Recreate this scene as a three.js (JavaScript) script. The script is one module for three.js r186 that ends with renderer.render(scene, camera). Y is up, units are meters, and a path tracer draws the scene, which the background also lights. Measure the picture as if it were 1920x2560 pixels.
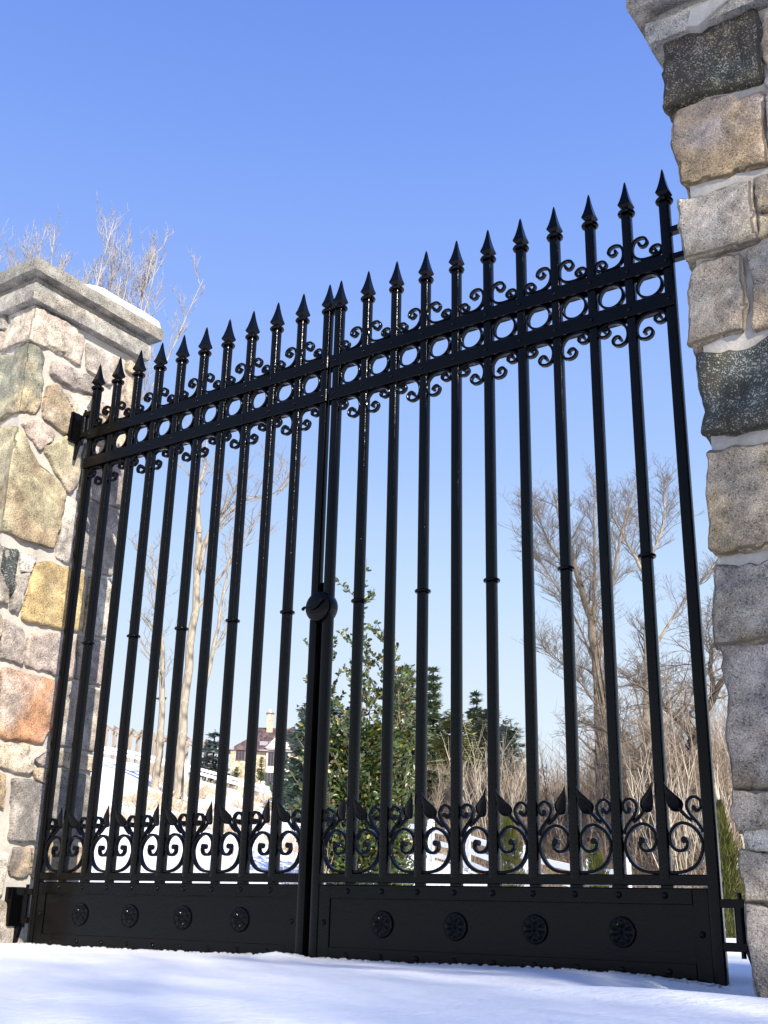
import * as THREE from 'three';
import { mergeGeometries, mergeVertices, toCreasedNormals } from 'three/addons/utils/BufferGeometryUtils.js';

// ---------- camera, sky, sun, exposure ----------
const W = 768, H = 1024;
const scene = new THREE.Scene();
const camera = new THREE.PerspectiveCamera(49.41, W / H, 0.05, 6000);
camera.position.set(3.2184, 0.2133, 4.188);
camera.rotation.order = 'YXZ';
camera.rotation.set(0.3417, 0.6003, 0.0232);
scene.add(camera);

const SUN = new THREE.Vector3(0.706, 0.515, 0.4855).normalize();
const EXPOSURE = 1.75;
function makeSky() {
  const w = 512, h = 256, data = new Float32Array(w * h * 4);
  // clear winter sky: colour by elevation in degrees (linear, as seen at EXPOSURE)
  const stops = [[-90, .5, .52, .56], [-2, .72, .76, .80], [0, .90, .96, 1.0], [4, .87, .96, 1.03], [10, .74, .88, 1.04], [16, .57, .76, 1.05], [22, .405, .60, 1.03], [30, .295, .475, 1.0], [38, .21, .375, .93], [46, .155, .295, .84], [60, .11, .225, .70], [90, .085, .18, .6]];
  for (let j = 0; j < h; j++) for (let i = 0; i < w; i++) {
    const el = ((j + .5) / h - .5) * 180;
    let k = 0; while (k < stops.length - 2 && el > stops[k + 1][0]) k++;
    const a = stops[k], b = stops[k + 1]; let t = Math.min(1, Math.max(0, (el - a[0]) / (b[0] - a[0])));
    const az = ((i + .5) / w - .5) * 2 * Math.PI, e = el * Math.PI / 180;
    const d = [Math.cos(e) * Math.cos(az), Math.sin(e), Math.cos(e) * Math.sin(az)];
    const c = d[0] * SUN.x + d[1] * SUN.y + d[2] * SUN.z;
    const glow = el > -2 ? .5 * Math.pow(Math.max(0, c), 40) : 0;
    const o = (j * w + i) * 4;
    for (let q = 0; q < 3; q++) data[o + q] = (a[q + 1] + (b[q + 1] - a[q + 1]) * t + glow * [1, .97, .9][q]) / EXPOSURE;
    data[o + 3] = 1;
  }
  const tx = new THREE.DataTexture(data, w, h, THREE.RGBAFormat, THREE.FloatType);
  tx.mapping = THREE.EquirectangularReflectionMapping;
  tx.magFilter = THREE.LinearFilter; tx.minFilter = THREE.LinearFilter; tx.wrapS = THREE.RepeatWrapping; tx.needsUpdate = true;
  return tx;
}
const skyTex = makeSky();
scene.background = skyTex; scene.environment = skyTex;

const sun = new THREE.DirectionalLight(new THREE.Color(1.0, 0.93, 0.82), 4.8);
sun.position.copy(SUN).multiplyScalar(60); sun.target.position.set(0, 0, 0);
sun.castShadow = true; sun.shadow.radius = 1;
Object.assign(sun.shadow.camera, { left: -60, right: 60, top: 60, bottom: -60, near: 1, far: 200 });
sun.shadow.mapSize.set(4096, 4096);
scene.add(sun, sun.target);

const renderer = new THREE.WebGLRenderer({ antialias: true });
renderer.setSize(W, H);
renderer.toneMapping = THREE.LinearToneMapping;
renderer.toneMappingExposure = EXPOSURE;
renderer.shadowMap.enabled = true;

// ---------- helpers ----------
function rng(seed) { let a = seed >>> 0; return () => { a = (a + 0x6D2B79F5) >>> 0; let t = Math.imul(a ^ (a >>> 15), 1 | a); t = (t + Math.imul(t ^ (t >>> 7), 61 | t)) ^ t; return ((t ^ (t >>> 14)) >>> 0) / 4294967296; }; }
function hash(x, y, z) { let h = Math.imul(x, 374761393) ^ Math.imul(y, 668265263) ^ Math.imul(z, 2147483647 - 1274126177); h = Math.imul(h ^ (h >>> 13), 1274126177); h ^= h >>> 16; return (h >>> 0) / 4294967296; }
const sm = t => t * t * (3 - 2 * t), lerp = (a, b, t) => a + (b - a) * t, clamp = (x, a, b) => Math.min(b, Math.max(a, x));
const sstep = (a, b, x) => sm(clamp((x - a) / (b - a), 0, 1));
function noise(x, y, z) {
  const X = Math.floor(x), Y = Math.floor(y), Z = Math.floor(z), a = sm(x - X), b = sm(y - Y), c = sm(z - Z);
  const L = (dz) => lerp(lerp(hash(X, Y, Z + dz), hash(X + 1, Y, Z + dz), a), lerp(hash(X, Y + 1, Z + dz), hash(X + 1, Y + 1, Z + dz), a), b);
  return lerp(L(0), L(1), c) * 2 - 1;
}
function fbm(x, y, z, o = 4) { let s = 0, a = .5; for (let i = 0; i < o; i++) { s += a * noise(x, y, z); x = x * 2.03 + 7.1; y = y * 2.03 + 3.7; z = z * 2.03 + 1.3; a *= .5; } return s; }
const counts = {};
function numbered(n) { counts[n] = (counts[n] ?? -1) + 1; return counts[n] ? n + '_' + String(counts[n]).padStart(3, '0') : n; }
function mesh(name, geo, mat, parent = scene) {
  const m = new THREE.Mesh(geo, mat); m.name = parent === scene ? numbered(name) : name;
  m.castShadow = m.receiveShadow = true; parent.add(m); return m;
}
function tag(o, label, category, group) { o.userData.label = label; o.userData.category = category; if (group) o.userData.group = group; return o; }
function thing(name, label, category, pos = [0, 0, 0], group) { const g = new THREE.Group(); g.name = numbered(name); g.position.set(...pos); scene.add(g); return tag(g, label, category, group); }
function geoFrom(pos, idx, col, uv) {
  const g = new THREE.BufferGeometry();
  g.setAttribute('position', new THREE.Float32BufferAttribute(pos, 3));
  if (col) g.setAttribute('color', new THREE.Float32BufferAttribute(col, 3));
  if (uv) g.setAttribute('uv', new THREE.Float32BufferAttribute(uv, 2));
  if (idx) g.setIndex(idx);
  g.computeVertexNormals(); return g;
}
const box = (w, h, d, x = 0, y = 0, z = 0) => new THREE.BoxGeometry(w, h, d).translate(x, y, z);
// a bar of rectangular section with rounded edges along y
function roundBar(w, d, h, r) {
  const s = new THREE.Shape(), a = w / 2, b = d / 2;
  s.moveTo(-a + r, -b); s.lineTo(a - r, -b); s.absarc(a - r, -b + r, r, -Math.PI / 2, 0); s.lineTo(a, b - r); s.absarc(a - r, b - r, r, 0, Math.PI / 2);
  s.lineTo(-a + r, b); s.absarc(-a + r, b - r, r, Math.PI / 2, Math.PI); s.lineTo(-a, -b + r); s.absarc(-a + r, -b + r, r, Math.PI, Math.PI * 1.5);
  return toCreasedNormals(new THREE.ExtrudeGeometry(s, { depth: h, bevelEnabled: false, curveSegments: 5 }).rotateX(-Math.PI / 2), .6);
}
// tileable textures
function pnoise(x, y, p, seed) { const X = Math.floor(x), Y = Math.floor(y), a = sm(x - X), b = sm(y - Y), m = (v) => ((v % p) + p) % p; return lerp(lerp(hash(m(X), m(Y), seed), hash(m(X + 1), m(Y), seed), a), lerp(hash(m(X), m(Y + 1), seed), hash(m(X + 1), m(Y + 1), seed), a), b); }
function tex(size, fn, srgb = true) {
  const d = new Uint8Array(size * size * 4);
  for (let j = 0; j < size; j++) for (let i = 0; i < size; i++) { const c = fn(i / size, j / size), o = (j * size + i) * 4; for (let q = 0; q < 3; q++) d[o + q] = clamp(Math.round((c.length ? c[q] : c) * 255), 0, 255); d[o + 3] = 255; }
  const t = new THREE.DataTexture(d, size, size, THREE.RGBAFormat); t.wrapS = t.wrapT = THREE.RepeatWrapping; t.magFilter = THREE.LinearFilter; t.minFilter = THREE.LinearMipmapLinearFilter; t.generateMipmaps = true;
  if (srgb) t.colorSpace = THREE.SRGBColorSpace; t.needsUpdate = true; return t;
}
function pf(u, v, p, seed, o) { let s = 0, a = .5, n = 0; for (let i = 0; i < o; i++) { s += a * pnoise(u * p, v * p, p, seed + i); n += a; a *= .62; p *= 2; } return s / n; }

// ---------- materials ----------
const grain = tex(512, (u, v) => { const a = pf(u, v, 6, 3, 6), f = pnoise(u * 170, v * 170, 170, 77), pit = pnoise(u * 90, v * 90, 90, 31); let c = .66 + .5 * (a - .5) + .28 * (f - .5); if (pit > .83) c -= .22; if (f > .9) c += .12; return [c * 1.01, c, c * .985]; });
const grainBump = tex(512, (u, v) => { const a = pf(u, v, 5, 3, 6), f = pf(u, v, 60, 90, 3); return a * .7 + f * .3; }, false);
const speck = tex(512, (u, v) => { const a = pf(u, v, 8, 13, 4), f = pnoise(u * 120, v * 120, 120, 7), g = pnoise(u * 200, v * 200, 200, 8); let c = .34 + .3 * (a - .5); if (f + .5 * (a - .5) > .70) c = .72 + .25 * g; else if (g > .8) c += .2; return [c, c * 1.01, c * .98]; });
const snowBump = tex(512, (u, v) => .55 * pf(u, v, 5, 41, 4) + .45 * pf(u, v, 64, 55, 3), false);
const paintBump = tex(256, (u, v) => .6 * pf(u, v, 10, 61, 3) + .4 * pf(u, v, 48, 66, 2), false);
const mortarTex = tex(256, (u, v) => { const c = .84 + .2 * (pf(u, v, 5, 17, 5) - .5) + .06 * (pnoise(u * 90, v * 90, 90, 4) - .5); return [c, c, c]; });
const beadBump = tex(512, (u, v) => .35 * pf(u, v, 20, 61, 2) + .65 * pnoise(u * 120, v * 60, 60, 66), false);
const barkTex = tex(256, (u, v) => { const a = pf(u, v, 4, 21, 5), b = pnoise(u * 24, v * 6, 24, 8); const c = .62 + .4 * (a - .5) + .2 * (b - .5); return [c, c, c]; });
const roofTex = tex(256, (u, v) => { const r = Math.floor(v * 24), n = hash(Math.floor(u * 20 + (r % 2) * .5), r, 5), s = hash(Math.floor(u * 7), r >> 1, 9); let c = .45 + .3 * (n - .5); if (s > .84) return [.85, .86, .9]; return [c * 1.05, c * .93, c * .92]; });
const rubbleTex = tex(256, (u, v) => { let best = 9, sec = 9, id = 0; const n = 12; for (let j = -1; j <= 1; j++) for (let i = -1; i <= 1; i++) { const X = Math.floor(u * n) + i, Y = Math.floor(v * n) + j, m = q => ((q % n) + n) % n; const dx = X + hash(m(X), m(Y), 1) - u * n, dy = Y + hash(m(X), m(Y), 2) - v * n, d = Math.hypot(dx, dy); if (d < best) { sec = best; best = d; id = hash(m(X), m(Y), 3); } else if (d < sec) sec = d; } if (sec - best < .07) return [.86, .8, .68]; const c = .62 + .28 * id; return [c, c * .9, c * (.7 + .1 * id)]; });

const std = (o) => new THREE.MeshStandardMaterial(o);
const stoneMat = std({ vertexColors: true, map: grain, bumpMap: grainBump, bumpScale: .012, roughness: .92, side: THREE.DoubleSide });
const speckMat = std({ vertexColors: true, map: speck, bumpMap: speck, bumpScale: .006, roughness: .9, side: THREE.DoubleSide });
const mortarMat = std({ color: new THREE.Color(.62, .57, .495), map: mortarTex, bumpMap: grainBump, bumpScale: .008, roughness: .95 });
const capMat = std({ vertexColors: true, map: grain, bumpMap: grainBump, bumpScale: .005, roughness: .9 });
const snowMat = std({ color: new THREE.Color(.87, .88, .9), bumpMap: snowBump, bumpScale: .012, roughness: .75 });
const ironMat = new THREE.MeshPhysicalMaterial({ color: new THREE.Color(.0015, .0015, .0018), roughness: .16, metalness: 0, specularIntensity: .27, bumpMap: paintBump, bumpScale: .00045 });
const barMat = ironMat.clone(); barMat.bumpMap = beadBump; barMat.bumpScale = .0008; barMat.roughness = .18; barMat.specularIntensity = .3;
const barkPale = std({ color: new THREE.Color(.76, .65, .50), map: barkTex, roughness: .9 });
const barkGrey = std({ color: new THREE.Color(.85, .78, .74), map: barkTex, roughness: .9 });
const barkBrown = std({ color: new THREE.Color(.46, .37, .28), map: barkTex, roughness: .95 });
const barkDark = std({ color: new THREE.Color(.16, .12, .09), map: barkTex, roughness: .95 });
const leafMat = new THREE.MeshPhysicalMaterial({ vertexColors: true, roughness: .38, side: THREE.DoubleSide });
const needleMat = std({ vertexColors: true, roughness: .8, side: THREE.DoubleSide });
const twigMat = std({ vertexColors: true, roughness: .9 });
const whiteMat = std({ color: new THREE.Color(.80, .80, .78), roughness: .6 });
const woodMat = std({ color: new THREE.Color(.95, .76, .58), map: barkTex, roughness: .85 });

// ---------- ground ----------
const CX = 3.2184, CZ = 4.188, FX = -.565, FZ = -.825;
const BANK = [[-1, 33], [.016, 32.8], [.07, 28.4], [.115, 24.9], [.17, 22.3], [.3, 17], [2, 16.5]];
const bankEdge = u => { for (let k = 0; k < BANK.length - 1; k++) if (u <= BANK[k + 1][0]) return lerp(BANK[k][1], BANK[k + 1][1], (u - BANK[k][0]) / (BANK[k + 1][0] - BANK[k][0])); return 16.5; };   // where the brown bank rises behind the white fence
function ground(x, z) {
  const a = (x - CX) * FX + (z - CZ) * FZ, b = (x - CX) * -FZ + (z - CZ) * FX;
  let y = .018 * fbm(x * .8 + 3, z * .8, .5, 3) + .006 * fbm(x * 4, z * 4, 2.5, 2);
  y += Math.exp(-((z - .1) ** 2) / .25) * (-.001 + .014 * sstep(.3, 1.5, x) * sstep(2.1, 1.7, x)) + .02 * Math.exp(-((x + .10) ** 2 + (z - .1) ** 2) / .006);
  y -= .125 * Math.exp(-(((x - 1.98) / .34) ** 2 + ((z - .40) / .30) ** 2));                 // hollow at the foot of the right pier
  y += .022 * Math.exp(-(((x - 1.95) / .42) ** 2 + ((z - 1.0) / .18) ** 2));
  if (a > 8) {
    const u = clamp(b / a, -.6, .6);
    let sl = .185; const T = [[-.6, .19], [-.25, .172], [-.2, .159], [-.1, .124], [-.04, .098], [.016, .081], [.07, .069], [.115, .049], [.17, .018], [.3, .004], [.6, .004]];
    for (let k = 0; k < T.length - 1; k++) if (u >= T[k][0] && u <= T[k + 1][0]) sl = lerp(T[k][1], T[k + 1][1], (u - T[k][0]) / (T[k + 1][0] - T[k][0]));
    const sp = (d, w) => w * Math.log(1 + Math.exp(clamp(d / w, -30, 30)));
    const crest = lerp(47, 38, sstep(-.15, .1, u)), s2 = lerp(.088, .02, sstep(-.12, .1, u));
    let q = sp(a - 11.5, 1.5) - sp(a - crest, 3), q2 = sp(a - crest, 3) - sp(a - 220, 12);
    y += (sl * q + s2 * q2) * sstep(8, 12, a) + .12 * fbm(x * .14, z * .14, 4.4, 3) * sstep(12, 22, a) + 2.1 * sstep(bankEdge(u), bankEdge(u) + 10, a) * sstep(-.06, .03, u) * sstep(80, 55, a);
  }
  return y;
}
{
  const rs = []; let r = 0; for (; r < 5.5; r += .03) rs.push(r); for (; r < 4000; r *= 1.035) rs.push(r); rs.push(4000);
  const n = 300, pos = [], idx = [], uv = [];
  rs.forEach((q) => { for (let i = 0; i < n; i++) { const t = i / n * Math.PI * 2, x = .8 + q * Math.cos(t), z = 1 + q * Math.sin(t); pos.push(x, ground(x, z), z); uv.push(x / 1.3, z / 1.3); } });
  for (let k = 0; k < rs.length - 1; k++) for (let i = 0; i < n; i++) { const a = k * n + i, b = k * n + (i + 1) % n, c = a + n, d = b + n; idx.push(a, b, c, b, d, c); }
  const m = mesh('snow_ground', geoFrom(pos, idx, null, uv), snowMat); m.userData.kind = 'structure';
}

{ // loose crumbs of snow at the foot of the gate
  const R = rng(19), gs = []; for (let i = 0; i < 700; i++) { const x = -1.9 + 3.75 * R(), z = .035 + .05 * R() * R(), r = .003 + .008 * R() * R(); gs.push(new THREE.IcosahedronGeometry(r, 1).scale(1.3, .8, 1).rotateY(R() * 6).translate(x, ground(x, z) + r * .2, z)); }
  const m = mesh('snow_crumbs', mergeGeometries(gs), snowMat); m.userData.kind = 'stuff'; tag(m, 'loose crumbs of snow at the foot of the gate', 'snow'); }
// ---------- the gate ----------
const S = .18, Y0 = .353, Yv = v => Y0 + v * S;
const barX = k => .2117 + k;                          // distance of bar k from the meeting line, in bar spacings
const FIN = 15.97, barW = .232 * S, ironBar = roundBar(barW, barW, (FIN + .1) * S, .0062), stileBar = roundBar(barW * 1.05, barW * 1.05, (FIN + 2.35) * S, .0062);
const RAIL = { hiTop: 14.40, hiBot: 14.03, loTop: 13.35, loBot: 12.97 };
const lathe = (pts, seg = 20, a = 0) => new THREE.LatheGeometry(pts.map(p => new THREE.Vector2(Math.max(1e-4, p[0] * S), p[1] * S)), seg, a);
const finialGeo = mergeGeometries([
  toCreasedNormals(lathe([[.0, -.0], [.16, .0], [.16, .06], [.115, .11], [.12, .14], [.19, .195], [.232, .235], [.225, .27], [.175, .38], [.135, .5], [.1, .62], [.07, .74], [.042, .88], [.02, .96], [.0, .985]], 4, Math.PI / 4).toNonIndexed(), .35),
  toCreasedNormals(new THREE.TorusGeometry(.168 * S, .056 * S, 8, 20).rotateX(Math.PI / 2).translate(0, .02 * S, 0).toNonIndexed(), 1)]);
const collarGeo = mergeGeometries([new THREE.TorusGeometry(.17 * S, .044 * S, 8, 24).rotateX(Math.PI / 2)]);
const ringGeo = (() => { const o = .345 * S, i = .285 * S, d = .075 * S, c = .012 * S; return toCreasedNormals(new THREE.LatheGeometry([[i, -d + c], [i + c, -d], [o - c, -d], [o, -d + c], [o, d - c], [o - c, d], [i + c, d], [i, d - c], [i, -d + c]].map(p => new THREE.Vector2(...p)), 36).rotateX(Math.PI / 2), .5); })();
const rivetGeo = (r) => new THREE.SphereGeometry(r, 10, 5, 0, Math.PI * 2, 0, Math.PI / 2).rotateX(Math.PI / 2).scale(1, 1, .75);
const rivetS = rivetGeo(.06 * S), rivetL = rivetGeo(.072 * S);
// a flat bar swept along a plane curve (spacing units), optional knob at the start
function sweep(ps, th, dp, knob) {
  const cv = new THREE.CatmullRomCurve3(ps.map(p => new THREE.Vector3(p[0], p[1], 0)), false, 'centripetal'), n = ps.length * 5, pos = [], idx = [];
  for (let i = 0; i <= n; i++) {
    const p = cv.getPointAt(i / n), t = cv.getTangentAt(i / n), nx = -t.y, ny = t.x, h = th / 2, d = dp / 2, c = h * .45;
    const sec = [[h, d - c], [h - c, d], [-h + c, d], [-h, d - c], [-h, -d + c], [-h + c, -d], [h - c, -d], [h, -d + c]];
    for (const [q, z] of sec) pos.push((p.x + nx * q) * S, (p.y + ny * q) * S, z * S);
  }
  for (let i = 0; i < n; i++) for (let k = 0; k < 8; k++) { const a = i * 8 + k, b = i * 8 + (k + 1) % 8; idx.push(a, a + 8, b, b, a + 8, b + 8); }
  for (const e of [0, n * 8]) for (let k = 1; k < 7; k++) e ? idx.push(e, e + k, e + k + 1) : idx.push(e, e + k + 1, e + k);
  const g = toCreasedNormals(geoFrom(pos, idx), .6); g.deleteAttribute('uv');
  const out = [g];
  if (knob) for (const [x, y, r] of knob) { const c = toCreasedNormals(new THREE.CylinderGeometry(r * S, r * S, dp * 1.08 * S, 14).rotateX(Math.PI / 2).translate(x * S, y * S, 0).toNonIndexed(), .5); c.deleteAttribute('uv'); out.push(c); }
  const m = mergeGeometries(out); const P = m.attributes.position, uv = []; for (let i = 0; i < P.count; i++) uv.push(P.getX(i) * 4 + P.getZ(i) * 4, P.getY(i) * 4); m.setAttribute('uv', new THREE.Float32BufferAttribute(uv, 2)); return m;
}
const flip = (g, sx, sy) => { const c = g.clone().scale(sx, sy, 1); if (sx * sy < 0) { const q = c.index ? c.toNonIndexed() : c; for (const k of Object.keys(q.attributes)) { const A = q.attributes[k], n = A.itemSize; for (let i = 0; i < A.count; i += 3) for (let j = 0; j < n; j++) { const t = A.array[(i + 1) * n + j]; A.array[(i + 1) * n + j] = A.array[(i + 2) * n + j]; A.array[(i + 2) * n + j] = t; } } return q; } return c; };
// C-scroll over the rail; u = 0 at the odd bar, its large curl beside it
const cScroll = sweep([[.31, .51], [.33, .435], [.43, .41], [.51, .50], [.465, .625], [.33, .67], [.19, .615], [.12, .46], [.13, .27], [.22, .12], [.35, .045], [.53, .025], [.70, .045], [.835, .115], [.875, .22], [.80, .315], [.67, .32], [.585, .23], [.62, .135], [.705, .125], [.735, .175]], .066, .13, [[.315, .50, .042], [.725, .185, .04]]);
const bigScroll = (() => {
  const a = sweep([[.89, .035], [.7, .04], [.5, .085], [.31, .21], [.19, .42], [.165, .62], [.24, .82], [.4, .97], [.585, 1.015], [.755, .94], [.845, .78], [.835, .6], [.745, .49], [.62, .465], [.51, .53], [.485, .63], [.525, .695]], .066, .14, [[.545, .68, .07]]);
  const b = sweep([[.14, .82], [.2, .95], [.3, 1.08], [.4, 1.2], [.455, 1.36], [.39, 1.5], [.27, 1.535], [.165, 1.46], [.16, 1.32], [.24, 1.25], [.3, 1.29]], .062, .135, [[.295, 1.315, .055]]);
  const c = sweep([[.36, 1.06], [.45, 1.12], [.56, 1.23], [.64, 1.33]], .07, .09);
  return mergeGeometries([a, b, c]);
})();
const leafGeo = (() => {                                  // a forged leaf, cupped and turned outward at the tip
  const L = .62, pos = [], idx = [], n = 10, m = 6, wd = [.05, .135, .155, .15, .135, .115, .092, .066, .04, .018, .003], up = new THREE.Vector2(.45, .89);
  for (let side = 0; side < 2; side++) for (let i = 0; i <= n; i++) for (let j = 0; j <= m; j++) {
    const t = i / n, w = (j / m - .5) * 2, q = wd[i], bend = .10 * Math.sin(t * Math.PI * .9) + .16 * t * t, cup = -.055 * w * w + .05;
    const ax = .52 - .36 * t * t, x = .61 + (.52 * t - .12 * t * t * t) * L + .86 * w * q, y = 1.27 + (.86 * t + .06 * t * t) * L - ax * w * q;
    pos.push(x * S, y * S, (bend + cup * (q / .2) - side * .03) * S);
  }
  const st = (n + 1) * (m + 1);
  for (let i = 0; i < n; i++) for (let j = 0; j < m; j++) { const a = i * (m + 1) + j, b = a + 1, c = a + m + 1, d = c + 1; idx.push(a, b, c, b, d, c, a + st, c + st, b + st, b + st, c + st, d + st); }
  for (let i = 0; i < n; i++) for (const j of [0, m]) { const a = i * (m + 1) + j, c = a + m + 1; j ? idx.push(a, a + st, c, a + st, c + st, c) : idx.push(a, c, a + st, a + st, c, c + st); }
  const g = geoFrom(pos, idx); const P = g.attributes.position, uv = []; for (let i = 0; i < P.count; i++) uv.push(P.getX(i) * 4, P.getY(i) * 4); g.setAttribute('uv', new THREE.Float32BufferAttribute(uv, 2)); return g;
})();
const rosetteGeo = (() => {
  const R = .315 * S, nr = 16, nt = 64, pos = [], idx = [], uv = [];
  for (let i = 0; i <= nr; i++) for (let j = 0; j < nt; j++) {
    const r = i / nr, t = j / nt * Math.PI * 2, pet = Math.abs(Math.cos(t * 4)), vein = 1 - .35 * Math.exp(-Math.pow(Math.sin(t * 4) * 1.0, 2) / .02);
    let h = .02 + .05 * Math.pow(pet, .6) * Math.sin(Math.PI * clamp((r - .2) / .68, 0, 1)) * vein;
    h += .06 * Math.exp(-r * r / .02) + .035 * Math.exp(-((r - .93) ** 2) / .004); if (i === nr) h = -.02;
    pos.push(R * r * Math.cos(t), R * r * Math.sin(t), h * S); uv.push(r * Math.cos(t) * .3, r * Math.sin(t) * .3);
  }
  for (let i = 0; i < nr; i++) for (let j = 0; j < nt; j++) { const a = i * nt + j, b = i * nt + (j + 1) % nt, c = a + nt, d = b + nt; idx.push(a, c, b, b, c, d); }
  return geoFrom(pos, idx, null, uv);
})();
function uvBox(g, k = 3) { const P = g.attributes.position, N = g.attributes.normal, uv = []; for (let i = 0; i < P.count; i++) { const nx = Math.abs(N.getX(i)), ny = Math.abs(N.getY(i)); nx > .7 ? uv.push(P.getZ(i) * k, P.getY(i) * k) : ny > .7 ? uv.push(P.getX(i) * k, P.getZ(i) * k) : uv.push(P.getX(i) * k, P.getY(i) * k); } g.setAttribute('uv', new THREE.Float32BufferAttribute(uv, 2)); return g; }
for (const g of [ironBar, stileBar]) uvBox(g, 3);
function bevelBox(x0, x1, y0, y1, z0, z1, c = .002) {       // a plate with chamfered edges
  const s = new THREE.Shape(); s.moveTo(x0 + c, y0 + c); s.lineTo(x1 - c, y0 + c); s.lineTo(x1 - c, y1 - c); s.lineTo(x0 + c, y1 - c); s.closePath();
  return uvBox(new THREE.ExtrudeGeometry(s, { depth: z1 - z0 - 2 * c, bevelEnabled: true, bevelThickness: c, bevelSize: c, bevelSegments: 1 }).translate(0, 0, z0 + c).toNonIndexed());
}
function addHinge(leaf, side, v0, v1) {
  const x = side * (barX(10) + .48) * S, xs = side * (barX(10) + .11) * S, xp = side * 11.0 * S, ya = Yv(v0), yb = Yv(v1), parts = [];
  const arm = (y, h) => bevelBox(Math.min(xs, x) - .004, Math.max(xs, x) + .02, y - h / 2, y + h / 2, -.018, .018);
  parts.push(arm(ya + .012, .03), arm(yb - .012, .03));
  parts.push(uvBox(new THREE.CylinderGeometry(.023, .023, yb - ya - .05, 16).translate(x, (ya + yb) / 2, 0).toNonIndexed()));
  parts.push(uvBox(new THREE.CylinderGeometry(.009, .009, yb - ya + .05, 12).translate(x, (ya + yb) / 2, 0).toNonIndexed()));
  parts.push(bevelBox(Math.min(x, xp), Math.max(x, xp) + .0, ya + .035, yb - .035, -.011, .011));
  parts.push(bevelBox(Math.min(xp, xp + side * .06), Math.max(xp, xp + side * .06), ya - .02, yb + .01, -.055, .055));
  { const sh = new THREE.Shape([[xp, yb - .03], [x, yb - .035], [x, ya + .03], [xp, ya - .14]].map(q => new THREE.Vector2(...q))); parts.push(uvBox(new THREE.ExtrudeGeometry(sh, { depth: .02, bevelEnabled: false }).translate(0, 0, -.01).toNonIndexed())); }
  const h = mesh('hinge', mergeGeometries(parts), ironMat, leaf); return h;
}
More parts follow.
